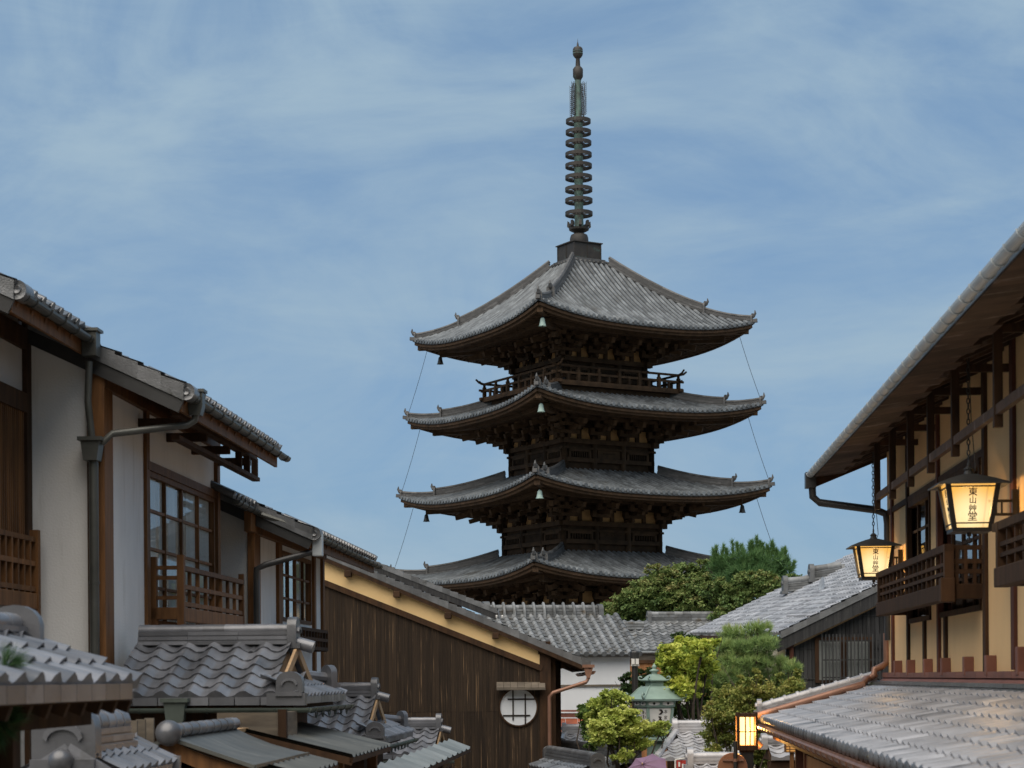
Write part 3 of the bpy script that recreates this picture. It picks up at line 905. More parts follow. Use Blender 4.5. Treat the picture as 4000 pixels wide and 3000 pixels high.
# ------------------------------------------------------------------ right: tan plastered inn over a tiled lower roof
RW = 3.44                     # wall face, metres right of the eye along the street frame
RT1 = tL(3470, RW)            # far end of its wall
def build_right():
    H = thing('inn_building', 'tan plastered inn with dark posts and balconies behind two lit hanging lanterns', 'building', ST.w((RW, RT1, gz(RT1))), SA)
    t0 = 6.0
    w = MB(ST)
    # openings are modelled as gaps in the upper wall
    wins = [(tL(3640, RW), tL(3550, RW), .62, 2.12), (tL(3838, RW), tL(3672, RW), .62, 2.12)]
    zt = 3.04
    spans = []; cur = t0
    for a, b, z0, z1 in sorted(wins):
        spans.append((cur, a, -.25, zt)); spans.append((a, b, -.25, z0)); spans.append((a, b, z1, zt)); cur = b
    spans.append((cur, RT1, -.25, zt))
    for a, b, z0, z1 in spans: w.box((RW, a, z0), (RW + .16, b, z1), .5)
    w.box((RW + .16, RT1 - .16, -.25), (RW + 6, RT1, zt), .5)      # far end wall
    w.box((RW + 5.8, t0, -.25), (RW + 6, RT1 - .16, zt), .5)
    w.build('wall', 'plaster_tan', H)
    g = MB(ST); g.box((RW + .05, t0, gz(10)), (RW + .3, RT1 - .1, -.25)); g.box((RW + .3, RT1 - .3, gz(RT1)), (RW + 5, RT1 - .1, -.25))
    g.build('ground_floor_wall', 'plank', H)
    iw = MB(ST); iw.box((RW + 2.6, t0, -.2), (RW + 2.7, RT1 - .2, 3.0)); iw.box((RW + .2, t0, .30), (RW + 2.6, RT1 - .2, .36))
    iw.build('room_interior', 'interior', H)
    # posts
    for u, lo, hi, m in ((3485, -.05, 3.02, 'wood_red'), (3545, -.05, 3.02, 'wood_dark'), (3608, -.05, .62, 'wood_dark'), (3664, -.05, 3.02, 'wood_red'),
                         (3690, -.05, .62, 'wood_dark'), (3846, -.05, 3.02, 'wood_dark'), (3957, .03, 3.02, 'wood_red')):
        t = tL(u, RW - .03); p = MB(ST)
        wd = .15 if u in (3846, 3957) else .12
        p.box((RW - .035, t - wd / 2, lo), (RW + .03, t + wd / 2, hi)); p.build('post', m, H, bevel=.006)
    for t in (12.6, 10.2, 7.8):
        p = MB(ST); p.box((RW - .035, t - .07, -.05), (RW + .03, t + .07, 3.02)); p.build('post', 'wood_dark', H)
    hb = MB(ST); hb.box((RW - .025, tL(3850, RW), 2.12), (RW + .02, RT1, 2.19)); hb.build('wall_beam', 'wood_dark', H)
    # windows
    for k, (a, b, z0, z1) in enumerate(wins):
        fr = MB(ST)
        fr.box((RW - .02, a, z1 - .07), (RW + .12, b, z1)); fr.box((RW - .02, a, z0), (RW + .12, b, z0 + .06))
        fr.box((RW - .02, a, z0), (RW + .12, a + .06, z1)); fr.box((RW - .02, b - .06, z0), (RW + .12, b, z1))
        n = 3 if k == 0 else 4
        for i in range(1, n):
            t = a + (b - a) * i / n
            fr.box((RW + .03, t - .022, z0), (RW + .08, t + .022, z1))
        for i in range(1, 4):
            z = z0 + (z1 - z0) * i / 4
            fr.box((RW + .035, a, z - .016), (RW + .075, b, z + .016))
        f = fr.build('window', 'wood_dark', H)
        p = MB(ST); p.box((RW + .05, a + .05, z0 + .05), (RW + .056, b - .05, z1 - .05)); p.build('pane', 'glass_dark', f)
        c = MB(ST)
        for t, wd in ((a + .25, .3), (a + .75, .22)) if k else ((a + .2, .25),):
            c.box((RW + .22, t, z0), (RW + .24, t + wd, z0 + .95))
        c.build('paper_screen', 'shoji_white', f)
    # hanging struts and rail under the eave
    z_s = 2.98
    rl = MB(ST)
    rl.box((2.93, 10, 2.08), (2.98, 23.4, 2.16)); rl.build('eave_rail', 'wood_soffit', H)
    for u in (3432, 3492, 3563, 3642, 3738, 3905):
        t = tL(u, 2.955); s = MB(ST); s.box((2.92, t - .035, 1.98), (2.99, t + .035, 2.84)); s.build('hanging_strut', 'wood_dark', H)
        s = MB(ST); s.beam((2.95, t, 2.78), (RW, t, 2.78), .06, .07); s.build('bracket_arm', 'wood_dark', H)
    # upper roof: boards, rafters, tiles
    te = 26.35
    dl = .0012
    M_ = Fr((0, 0, 0), SA + dl).M; pv = np.array((2.5, te, 0)); ST2 = Fr(ST.w(pv) - M_ @ pv, SA + dl)
    sl = math.tan(R(22))
    def zr(L): return 2.70 + (L - 2.5) * sl
    sf = MB(ST2)
    nb = 46
    for i in range(nb):
        a = t0 + (te - t0) * i / nb; b = t0 + (te - t0) * (i + 1) / nb
        jag = .33 + .08 * (i % 2)
        za, zb2 = zr(2.48) - .015, zr(2.48) - .015 + (.02 + jag) * .14
        sf.add([(2.48, a, za), (2.48, b, za), (2.5 + jag, b, zb2), (2.5 + jag, a, zb2), (2.48, a, za + .02), (2.48, b, za + .02), (2.5 + jag, b, zb2 + .02), (2.5 + jag, a, zb2 + .02)],
               [(0, 1, 2, 3), (7, 6, 5, 4), (0, 4, 5, 1), (2, 6, 7, 3), (1, 5, 6, 2), (3, 7, 4, 0)])
    sf.build('eave_boards', 'wood_soffit', H)
    rf = MB(ST2)
    for t in np.arange(t0 + .1, te, .44):
        rf.beam((2.80, t, zr(2.80) - .06), (RW + .3, t, zr(RW + .3) - .05), .075, .09)
    rf.build('rafters', 'wood_soffit', H)
    ds = MB(ST2)
    ds.prism([(2.86, t0, zr(2.86) + .03), (RW + 3.2, t0, zr(RW + 3.2) + .03), (RW + 3.2, t0, zr(RW + 3.2) + .09), (2.86, t0, zr(2.86) + .09)], (0, te - t0, 0))
    ds.build('roof_deck', 'wood_dark', H)
    rt = MB(ST2)
    V = unit((1, 0, sl))
    sangawara(rt, np.array((2.52, te, zr(2.52) + .045)), (0, -1, 0), V, te - t0, 4.6, tw=.3, tl=.3)
    rt.add([(RW + 3.2, te, zr(RW + 3.2)), (RW + 6.4, te, .6 + 2.0), (RW + 6.4, t0, .6 + 2.0), (RW + 3.2, t0, zr(RW + 3.2))], [(0, 1, 2, 3)])
    rt.build('roof_tiles', 'tile', H)
    vg = MB(ST2); vg.beam((2.46, te + .02, zr(2.46) - .02), (RW + 3.2, te + .02, zr(RW + 3.2) - .02), .04, .24); vg.build('bargeboard', 'wood_dark', H)
    gt = MB(ST2); gutter(gt, (2.43, t0, 2.755), (2.43, te + .1, 2.735), .05, .42)
    gt.build('gutter', 'gutter_zinc', H)
    dp = MB(ST2)
    dp.box((2.37, te - .08, 2.54), (2.51, te + .12, 2.75))
    dp.tube([(2.46, te, 2.6), (2.47, te, 2.42), (2.56, te, 2.34), (3.28, te - .35, 2.20), (3.40, te - .42, 2.14), (3.42, te - .43, 2.0), (3.42, te - .43, .45)], .052, 10)
    dp.build('downspout', 'gutter_dark', H, smooth=True)
    # copper pipe that carries the rain down along the lower roof's far edge
    cp = MB(ST)
    zl = lambda L: -.10 - (RW - .02 - L) * .292
    tv = RT1 - .12
    q = [sp(3460, 2345, 3.42), sp(3460, 2545, 3.42)]
    pts = [(3.42, tv + .1, .55), (3.42, tv + .1, .16), (3.34, tv + .02, .10), (3.24, tv, .06), (3.23, tv - .02, -.02), (3.16, tv - .03, -.06), (3.10, tv - .2, zl(3.1) + .13)]
    for k in range(6): pts.append((3.05 - (3.05 - 1.66) * k / 5, tv - .34, zl(3.05 - (3.05 - 1.66) * k / 5) + .075))
    pts += [(1.60, tv - .34, zl(1.6) + .04), (1.57, tv - .34, zl(1.6) - .02), (1.60, tv - .36, zl(1.6) - .24), (1.70, tv - .38, zl(1.6) - .33)]
    cp.tube(pts, .047, 12)
    for i in (1, 4, 8, 11): cp.tube([Vector(pts[i]) + Vector((0, 0, -.012)), Vector(pts[i]) + Vector((.001, 0, .012))], .056, 12)
    cp.build('copper_pipe', 'copper', H, smooth=True)
    # balconies
    for (a, b, n) in ((tL(3708, 3.1), tL(3442, 3.1), 16), (9.0, tL(3912, 3.1), 22)):
        bm = MB(ST)
        bm.box((3.04, a, .72), (3.17, b, .885)); bm.box((3.17, a, .73), (RW, a + .1, .88)); bm.box((3.17, b - .1, .73), (RW, b, .88))
        bm.box((3.02, a - .03, .70), (3.16, a + .12, .94))
        bm.box((3.12, a + .1, .80), (RW, b - .1, .84))
        bl = bm.build('balcony', 'wood_dark', H, bevel=.01)
        r = MB(ST)
        lattice_rail(r, (3.1, a + .02, 0), (0, 1, 0), b - a - .04, .88, 1.2, n, .035, (.34, .62), .04, .035)
        r.beam((3.1, a - .02, 1.235), (3.1, b + .18, 1.235), .075, .07)
        for t in (a + .03, b - .03):
            r.box((3.06, t - .045, .88), (3.15, t + .045, 1.27))
            for k in range(1, 4): r.box((3.1 + .34 * k / 4 - .017, t - .02, .88), (3.1 + .34 * k / 4 + .017, t + .02, 1.22))
            for z in (1.0, 1.1, 1.235): r.beam((3.1, t, z), (RW, t, z), .045, .045)
        r.build('railing', 'wood_dark', bl)
    # base blocks, flashing and the lower roof
    fl = MB(ST)
    for i in range(34):
        a = t0 + (RT1 - t0) * i / 34; b = t0 + (RT1 - t0) * (i + 1) / 34
        fl.box((RW - .09, a + .005, -.045), (RW + .01, b - .005, .012 + .008 * random.random()))
    fl.prism([(RW - .19, t0, -.16), (RW + .01, t0, -.16), (RW + .01, t0, -.046), (RW - .06, t0, -.046)], (0, RT1 + .02 - t0, 0), rnd=.9)
    fb = fl.build('base_flashing', 'copper_flashing', H)
    for u in (3492, 3541, 3607, 3675, 3762, 3848, 3970):
        t = tL(u, RW - .1); b = MB(ST); hh = .17 if u < 3900 else .23
        b.box((RW - .10, t - .055, -.02), (RW + .0, t + .055, hh)); b.build('joist_cap', 'copper_flashing', H, bevel=.008)
    # lower roof
    zl = lambda L: -.17 - (RW - .14 - L) * .272
    Le, Lt = 1.72, RW - .16
    te2 = RT1 + .08
    lr = MB(ST)
    n = 8; slp = math.hypot(Lt - Le, zl(Lt) - zl(Le))
    sangawara(lr, (Le, te2, zl(Le)), (0, -1, 0), (1, 0, .272), te2 - 5.5, slp, tw=.30, tl=.235, amp=.036, th=.034, seg=7, lip=.05, power=2.6, jit=.0015)
    lo = lr.build('lower_roof', 'tile_right', H)
    lu = MB(ST)
    for i in range(int((te2 - 5.5) / .6)):
        a = te2 - .6 * (i + 1); 
        for k in range(2): lu.box((RW - .26 + .03 * k, a + .004 + .3 * k, zl(Lt) + .0 + .045 * k), (RW - .1, a + .596 + .3 * k, zl(Lt) + .045 * (k + 1) - .006))
    lu.build('head_tiles', 'tile', lo)
    ed = MB(ST)
    ed.box((Le - .008, 5.5, zl(Le) - .03), (Le + .03, te2, zl(Le) + .01))
    for i in range(int((te2 - 5.5) / .30)):
        c = (Le - .01, te2 - .30 * (i + .5) - .15, zl(Le) + .005)
        prof = [(.001, -.035), (.045, -.028), (.062, 0), (.045, .02), (.001, .03)]
        ed.lathe([(r, -z) for r, z in prof], c, 10, 'x')
    ed.build('eave_end_tiles', 'tile', lo, smooth=True)
    vr = MB(ST)
    A = Vector((Le + .02, te2 - .06, zl(Le) + .115)); B = Vector((Lt, te2 - .06, zl(Lt) + .115))
    L = (B - A).length; d = (B - A).normalized(); m = 9
    for i in range(m):
        a = A + d * (L * i / m); b = A + d * (L * (i + 1) / m)
        vr.tube([a + Vector((0, 0, .05)), b + Vector((0, 0, .05))], .062, 10)
        vr.tube([b - d * .035 + Vector((0, 0, .05)), b + Vector((0, 0, .05))], .078, 10)
    vr.beam(A, B, .2, .05); vr.beam(A + Vector((0, 0, .035)), B + Vector((0, 0, .035)), .15, .03)
    onigawara(vr, A - d * .0 + Vector((0, 0, -.03)), (-1, 0, 0), .2, .19, .06)
    vr.build('verge_ridge', 'tile_right', lo)
    sb = MB(ST)
    sb.prism([(Le + .05, 5.5, zl(Le) - .07), (RW, 5.5, zl(RW) - .07), (RW, 5.5, zl(RW) - .03), (Le + .05, 5.5, zl(Le) - .03)], (0, te2 - 5.6, 0))
    for t in np.arange(6, te2, .45): sb.beam((Le + .1, t, zl(Le) - .11), (RW, t, zl(RW) - .11), .06, .08)
    sb.box((Le + .16, 5.5, zl(Le) - .26), (Le + .26, te2 - .2, zl(Le) - .14))
    sb.build('lower_eaves', 'wood', lo)
    g2 = MB(ST); gutter(g2, (Le - .06, 5.5, zl(Le) - .06), (Le - .06, te2 - .02, zl(Le) - .06), .055, .5); g2.build('copper_gutter', 'copper', lo)
    for t in (te2 - 3.9, te2 - 5.0, te2 - 8):
        p = MB(ST); p.box((Le + .15, t - .055, gz(22)), (Le + .26, t + .055, zl(Le) - .26)); p.build('porch_post', 'wood_red', H)
    lw = MB(ST); lw.box((Le + .17, 8, zl(Le) - .95), (Le + .2, te2 - 5.0, zl(Le) - .28)); lw.build('porch_screen', 'plank_orange', H)
    # rain pipe crossing the near corner of the lower roof
    p = MB(ST); p.tube([sp(3660, 3030, 1.95), sp(3800, 2985, 2.1), sp(4060, 2925, 2.35)], .032, 10); p.build('rain_pipe', 'copper_green', H, smooth=True)
    return H
right = build_right()

# ------------------------------------------------------------------ lettering
def text_mesh(body, size, M0, name, m, parent, thick=.002, squash=1.0):
    "upright lettering as a mesh: M0 maps (x right, y up, z out) to world"
    cu = bpy.data.curves.new(name, 'FONT'); cu.body = body; cu.size = size; cu.align_x = 'CENTER'; cu.align_y = 'CENTER'; cu.extrude = thick / 2
    ob = bpy.data.objects.new('lettering_source', cu); COL.objects.link(ob)
    dg = bpy.context.evaluated_depsgraph_get()
    me = bpy.data.meshes.new_from_object(ob.evaluated_get(dg))
    co = np.empty(len(me.vertices) * 3, np.float32); me.vertices.foreach_get('co', co); co = co.reshape(-1, 3)
    fs = [tuple(p.vertices) for p in me.polygons]
    bpy.data.objects.remove(ob); bpy.data.curves.remove(cu); bpy.data.meshes.remove(me)
    return np.array([M0(c[0] * squash, c[1], c[2]) for c in co]), fs
# ------------------------------------------------------------------ hanging lanterns
LW_T, LW_B, LH = .44, .315, .40        # panel width at top and bottom, panel height
glowmat('lantern_paper', (1.0, .76, .40), 1.0, edge=(.80, .40, .075), center=(0, 0, -.33), size=.33, clear=.3)
def make_lantern(loc, rz, label, wall_dx, chain_top):
    fr = Fr(loc, rz)
    T = thing('hanging_lantern', label, 'lantern', loc, rz, 'hanging lanterns of the tan inn')
    # local origin: apex of the hood. hood
    h = MB(fr)
    e, z1 = .315, -.115
    ring0 = [(-.03, -.03, 0), (.03, -.03, 0), (.03, .03, 0), (-.03, .03, 0)]
    def ringat(a, z): return [(-a, -a, z), (a, -a, z), (a, a, z), (-a, a, z)]
    prof = [(.05, 0), (.12, -.022), (.21, -.055), (.315, -.10), (.315, -.112), (.2, -.075), (.05, -.03)]
    v = []; f = []
    for a, z in prof: v += ringat(a, z)
    for i in range(len(prof) - 1):
        for k in range(4): f.append((4 * i + k, 4 * i + (k + 1) % 4, 4 * i + 4 + (k + 1) % 4, 4 * i + 4 + k))
    f.append((0, 1, 2, 3))
    h.add(v, f, .5)
    h.lathe([(.05, -.01), (.035, .03), (.045, .045), (.02, .07), (.001, .075)], (0, 0, 0), 10)
    q = [(0, .03 * math.cos(t), .095 + .03 * math.sin(t)) for t in np.linspace(0, 2 * np.pi, 11)]
    h.tube(q, .008, 5)
    h.build('hood', 'lamp_roof', T)
    # frame
    zt, zb = -.085, -.085 - LH
    m = MB(fr)
    for sx in (-1, 1):
        for sy in (-1, 1):
            m.beam((sx * LW_T / 2, sy * LW_T / 2, zt), (sx * LW_B / 2, sy * LW_B / 2, zb), .042, .042, up=(0, 1, 0))
    m.box((-LW_B / 2 - .012, -LW_B / 2 - .012, zb - .035), (LW_B / 2 + .012, LW_B / 2 + .012, zb))
    for f_ in (.1, .9):
        a = LW_T / 2 + (LW_B - LW_T) / 2 * f_ + .002; z = zt - LH * f_
        for p, q in (((-a, -a), (a, -a)), ((a, -a), (a, a)), ((a, a), (-a, a)), ((-a, a), (-a, -a))):
            m.beam((*p, z), (*q, z), .012, .012)
    m.lathe([(.02, 0), (.02, -.03), (.008, -.035), (.008, -.05)], (0, 0, zb - .035), 8)
    m.tube([(.022 * math.cos(t), 0, zb - .105 + .022 * math.sin(t)) for t in np.linspace(0, 2 * np.pi, 10)], .006, 5)
    m.build('frame', 'black_iron', T)
    for k in range(4):
        an = k * math.pi / 2
        c, s = math.cos(an), math.sin(an)
        def loc_(x, y, z): return (x * c - y * s, x * s + y * c, z)
        g = MB(fr)
        a, b = LW_T / 2, LW_B / 2
        g.add([loc_(-a, -a + .006, zt), loc_(a, -a + .006, zt), loc_(b, -b + .006, zb), loc_(-b, -b + .006, zb)], [(0, 1, 2, 3)])
        pn = g.build('paper_panel', 'lantern_paper', T)
        tx = MB(fr)
        for i, ch in enumerate('東山艸堂'):
            f_ = .235 + .18 * i
            z = zt - LH * f_
            yy = -(LW_T / 2 + (LW_B - LW_T) / 2 * f_) + .001
            sz = (.079, .066, .072, .086)[i]
            vs_, fs = text_mesh(ch, sz, lambda x, y, zz: loc_(x, yy - zz * .5 - y * (LW_B - LW_T) / 2 / LH * -1, z + y), 'lettering', 'ink', T, squash=1.02)
            for dx, dy in ((0, 0), (.0022, 0), (0, .002), (.0022, .002)): tx.add(vs_ + np.array(loc_(dx, 0, 0)) + np.array((0, 0, dy)), fs)
        tx.build('lettering', 'ink', pn)
    # wall bracket: two bars, two uprights and a plate on the post
    b = MB(fr)
    xa = (LW_T + LW_B) / 4
    for z in (-.24, -.36): b.box((xa - .02, -.012, z - .012), (wall_dx, .012, z + .012))
    for x in (xa + .05, xa + .1): b.box((x - .008, -.008, -.36), (x + .008, .008, -.24))
    b.box((wall_dx - .05, -.03, -.46), (wall_dx, .03, -.14))
    b.build('wall_bracket', 'black_iron', T)
    ch = MB(fr)
    z = .12; i = 0
    while z < chain_top:
        q = []
        for t in np.linspace(0, 2 * np.pi, 9):
            a_, b_ = .013 * math.cos(t), .027 * math.sin(t)
            q.append((a_ if i % 2 else 0, 0 if i % 2 else a_, z + .027 + b_))
        ch.tube(q, .0055, 4, rnd=.5); z += .046; i += 1
    ch.tube([(.01, .02, chain_top), (.03, .03, .5), (.05, .02, .22), (.06, 0, .06), (.04, 0, .0)], .005, 4)
    ch.build('chain', 'black_iron', T)
    ld = bpy.data.lights.new('bulb', 'POINT'); ld.energy = 26.0; ld.color = (1.0, .60, .24); ld.shadow_soft_size = .04
    lo = bpy.data.objects.new('bulb', ld); COL.objects.link(lo); lo.location = (0, 0, -.30); lo.parent = T
    return T
la = at(3784, 1853, 17.1)
make_lantern(la, SA, 'larger lit paper lantern with black hood, hanging in front of the inn balcony', RW - ST.inv(la)[0] - .01, 2.84 - la[2])
lb = at(3412, 2105, 24.4)
make_lantern(lb, SA, 'smaller lit paper lantern with black hood, hanging at the far corner of the inn', RW - ST.inv(lb)[0] - .01, 2.84 - lb[2])

# ------------------------------------------------------------------ street lamp and round sign seen from behind
glowmat('lamp_glass', (3.6, 2.0, .60), 1.0, clear=.45)
def build_lamp():
    p = at(2915, 2640, 25.0); g = gz(25)
    T = thing('street_lamp', 'lit square street lamp on a dark post beside the tiled lower roof', 'street lamp', (p[0], p[1], g))
    fr = Fr((p[0], p[1], 0))
    z = lambda v: at(2915, v, 25.0)[2]
    po = MB(fr); po.box((-.079, -.079, g), (.079, .079, z(2935))); po.build('post', 'black_iron', T, bevel=.01)
    b = MB(fr)
    t, m = z(2782), z(2930)
    b.box((-.12, -.12, z(2800)), (.12, .12, z(2786)), .6); b.box((-.116, -.116, z(2930)), (.116, .116, z(2910)), .6)
    b.box((-.09, -.09, z(2938)), (.09, .09, z(2930)), .6)
    for sx in (-1, 1):
        for sy in (-1, 1): b.box((sx * .116 - .014, sy * .116 - .014, m), (sx * .116 + .014, sy * .116 + .014, t))
    for k in (-.03, .03):
        for s in (-1, 1):
            b.box((k - .007, s * .119 - .01, m), (k + .007, s * .119 + .01, t)); b.box((s * .119 - .01, k - .007, m), (s * .119 + .01, k + .007, t))
    for s in (-1, 1):
        b.box((-.116, s * .122 - .005, z(2859)), (.116, s * .122 + .005, z(2855))); b.box((s * .122 - .005, -.116, z(2859)), (s * .122 + .005, .116, z(2855)))
    b.build('cage', 'wood_dark', T)
    gl = MB(fr); gl.box((-.081, -.081, z(2908)), (.081, .081, z(2802)), .5); gl.build('lamp_glass', 'lamp_glass', T)
    ld = bpy.data.lights.new('bulb', 'POINT'); ld.energy = 110.0; ld.color = (1.0, .52, .14); ld.shadow_soft_size = .05
    lo = bpy.data.objects.new('bulb', ld); COL.objects.link(lo); lo.location = (0, 0, z(2858) - g); lo.parent = T
    q = at(2873, 2960, 24.7)
    S = thing('round_sign', 'round brown sign seen from behind on a thin black pole by the lamp', 'sign', (q[0], q[1], g))
    fr = Fr((q[0], q[1], 0)); zc = at(2873, 3000, 24.7)[2]
    d = MB(fr); d.lathe([(.001, 0), (.19, 0), (.195, .015), (.19, .03), (.001, .03)], (-.03, .06, zc), 32, 'y'); d.build('disc', 'sign_wood', S)
    d = MB(fr); d.lathe([(.028, g), (.028, at(2873, 2895, 24.7)[2])], (0, 0, 0), 12); d.build('pole', 'black_iron', S)
    d = MB(fr)
    for z_ in (zc + .1,):
        d.lathe([(.033, z_ - .02), (.034, z_ + .02)], (0, 0, 0), 12); d.box((-.16, .03, z_ - .013), (.11, .06, z_ + .013))
    d.build('clamp', 'copper', S)
build_lamp()
# ------------------------------------------------------------------ left: plastered town houses with brown timber
def glazed_window(H, a, b, L, z0, z1, cols, rows, m='wood', deep=.05, curtains=(), label=None, fw=.06, bar=.03):
    "window in a wall that faces +x (the lane) between t = a and t = b"
    fr = MB(ST)
    fr.box((L - .06, a, z1 - fw), (L + .03, b, z1)); fr.box((L - .06, a, z0), (L + .03, b, z0 + fw))
    fr.box((L - .06, a, z0), (L + .03, a + fw, z1)); fr.box((L - .06, b - fw, z0), (L + .03, b, z1))
    for i in range(1, cols):
        t = a + (b - a) * i / cols
        ww = bar * (1.9 if (cols % 2 == 0 and i == cols // 2) else 1)
        fr.box((L - .045, t - ww / 2, z0), (L + .008 + .006 * (i % 2), t + ww / 2, z1))
    for i in range(1, rows):
        z = z0 + (z1 - z0) * i / rows
        fr.box((L - .04, a, z - bar * .55), (L + .004, b, z + bar * .55))
    f = fr.build('window', m, H)
    g = MB(ST); g.box((L - .028, a + fw, z0 + fw), (L - .022, b - fw, z1 - fw)); g.build('pane', 'glass', f)
    if curtains:
        c = MB(ST)
        for t, w_ in curtains: c.box((L - .036, a + (b - a) * t, z0), (L - .032, a + (b - a) * (t + w_), z1))
        c.build('curtain', 'curtain', f)
    return f
def house_roof(H, Le, ze, a, b, run, slope, far_verge=True, near_verge=True, tname='roof'):
    "single slope rising to -x from an eave at x = Le; a, b = near and far ends along the lane"
    V = unit((-1, 0, slope)); l = run / V[0] * -1
    rt = MB(ST)
    sangawara(rt, np.array((Le, a, ze + .05)), (0, 1, 0), V, b - a, l, tw=.275, tl=.25, amp=.045, th=.03)
    for i in range(1 if near_verge else 0, int((b - a) / .275)):        # round eave-end tiles
        t = a + .275 * (i + .0) + .0
        c = (Le - .0, t, ze + .085)
        rt.tube([np.array(c) + V * .5, np.array(c) - V * .03], .052, 8)
    roof = rt.build(tname, 'tile', H)
    if near_verge:
        vg = MB(ST)
        n = int(l / .26)
        for i in range(n):
            p = np.array((Le, a + .02, ze + .03)) + V * (l * i / n); q = np.array((Le, a + .02, ze + .03)) + V * (l * (i + 1) / n)
            up = .012 * (i % 2)
            vg.prism([p + (0, -.015, -.06), q + (0, -.015, -.06), q + (0, -.015, .055), p + (0, -.015, .085)], (0, .25, 0))
            vg.prism([p + (0, -.03, -.095), q + (0, -.03, -.095), q + (0, -.03, -.03), p + (0, -.03, -.02)], (0, .03, 0))
        c = np.array((Le + .02, a + .06, ze + .03))
        vg.lathe([(.001, -.03), (.035, -.045), (.045, -.03), (.075, -.03), (.09, -.035), (.09, .2), (.001, .2)], tuple(c), 16, 'y', rnd=.6)
        vg.build('verge_tiles', 'tile', roof)
    dk = MB(ST)
    o = np.array((Le - .02, a + .05, ze))
    dk.prism([o, o + V * l, o + V * l - (0, 0, .05), o - (0, 0, .05)], (0, b - a - .1, 0))
    for t in np.arange(a + .2, b - .05, .42): dk.beam(np.array((Le - .03, t, ze - .09)), np.array((Le - .03, t, ze - .09)) + V * l * .9, .06, .08)
    dk.box((Le - .07, a + .05, ze - .17), (Le - .035, b - .02, ze - .01))
    dk.build('eaves', 'wood', roof)
    if near_verge:
        bg = MB(ST)
        bg.beam(np.array((Le - .03, a + .03, ze - .12)), np.array((Le - .03, a + .03, ze - .12)) + V * l, .03, .15)
        bg.build('bargeboard', 'gutter_dark', roof)
    return roof
def build_left():
    rise = .47
    # --- middle house: projecting block whose side wall faces the viewer
    L2, Le2, ze2 = -5.5, -4.6, 2.92
    a2 = tL(402, L2); b2 = tL(850, L2)
    Li, Le1, ze1 = -6.28, -5.58, ze2 + (5.58 - 4.6) * rise + .14
    H = thing('town_house', 'white plastered house with a brown railed balcony under its tall glazed window', 'house', ST.w((L2, a2, gz(a2))), SA, 'plastered town houses on the left of the lane')
    w = MB(ST)
    zr2 = ze2 + .9 * rise - .05
    wa, wb, wz0, wz1 = tL(580, L2), tL(838, L2), 0.62, 2.38
    w.box((L2 - .12, a2 + .12, -2.2), (L2, wa, zr2), .5); w.box((L2 - .12, wb, -2.2), (L2, b2, zr2), .5)
    w.box((L2 - .12, wa, -2.2), (L2, wb, wz0), .5); w.box((L2 - .12, wa, wz1), (L2, wb, zr2), .5)
    w.build('street_wall', 'plaster', H)
    w = MB(ST)
    w.prism([(L2 - .05, a2, -2.2), (L2 - .05, a2, zr2), (L2 - 4, a2, zr2 + 3.95 * rise), (L2 - 4, a2, -2.2)], (0, .12, 0), rnd=.5)
    w.build('side_wall', 'plaster', H)
    bw = MB(ST); bw.prism([(L2 - .02, b2 - .12, -2.2), (L2 - .02, b2 - .12, zr2), (L2 - 4, b2 - .12, zr2 + 3.95 * rise), (L2 - 4, b2 - .12, -2.2)], (0, .12, 0), rnd=.5)
    bw.build('far_wall', 'plaster_shaded', H)
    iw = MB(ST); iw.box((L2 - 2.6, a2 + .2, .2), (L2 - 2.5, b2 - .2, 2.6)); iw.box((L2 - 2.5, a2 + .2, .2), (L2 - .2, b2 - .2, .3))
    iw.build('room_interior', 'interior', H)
    p = MB(ST); p.box((L2 - .10, a2 - .06, -2.6), (L2 + .05, a2 + .28, zr2 - .1), .6); p.build('corner_post', 'wood', H, bevel=.01)
    p = MB(ST); p.box((L2 - .14, a2 - .04, -2.6), (L2 - .10, a2 + .1, zr2)); p.build('corner_trim', 'wood_dark', H)
    p = MB(ST); t = tL(572, L2); p.box((L2 - .06, t - .07, .0), (L2 + .04, t + .07, zr2)); p.build('window_post', 'wood', H)
    p = MB(ST); p.box((L2 - .08, b2 - .14, .1), (L2 + .05, b2 + .02, zr2)); p.build('window_post', 'wood', H)
    bm = MB(ST); bm.box((L2 - .02, a2 - .05, zr2 - .26), (L2 + .06, b2 + .02, zr2 - .03)); bm.build('wall_plate', 'wood', H, bevel=.008)
    bm = MB(ST)
    zq = ze2 + .42 * rise - .15
    tq = tL(690, -5.02)
    bm.beam((-5.02, tq, zq - .30), (-5.02, b2 + .30, zq - .30), .10, .05)
    bm.beam((-5.02, tq, zq), (-5.02, b2 + .1, zq), .11, .12)
    for t in np.arange(b2 - .85, b2 + .3, .52): bm.box((-5.06, t - .035, zq - .32), (-4.98, t + .035, zq - .03))
    for t in np.arange(tq + .3, b2, 1.3): bm.beam((-5.02, t, zq - .1), (L2, t, zq - .1), .08, .1)
    bm.build('eave_purlin', 'wood_dark', H)
    hd = MB(ST); hd.box((L2 - .05, wa - .1, wz1), (L2 + .045, wb + .1, wz1 + .1)); hd.build('window_head', 'wood', H)
    glazed_window(H, wa, wb, L2 - .01, wz0, wz1, 4, 4, curtains=((.02, .14), (.20, .06), (.33, .11), (.49, .05), (.60, .14), (.80, .17)))
    # balcony
    Lb = L2 + .36; ba, bb = tL(712, Lb), tL(950, Lb)
    zt_, zb_ = 1.30, .70
    b = MB(ST)
    b.box((Lb - .05, ba, zb_ - .04), (Lb + .02, bb, zb_ + .12)); b.box((L2, ba - .02, zb_ - .02), (Lb - .05, ba + .06, zb_ + .12)); b.box((L2, bb - .06, zb_ - .02), (Lb - .05, bb, zb_ + .12))
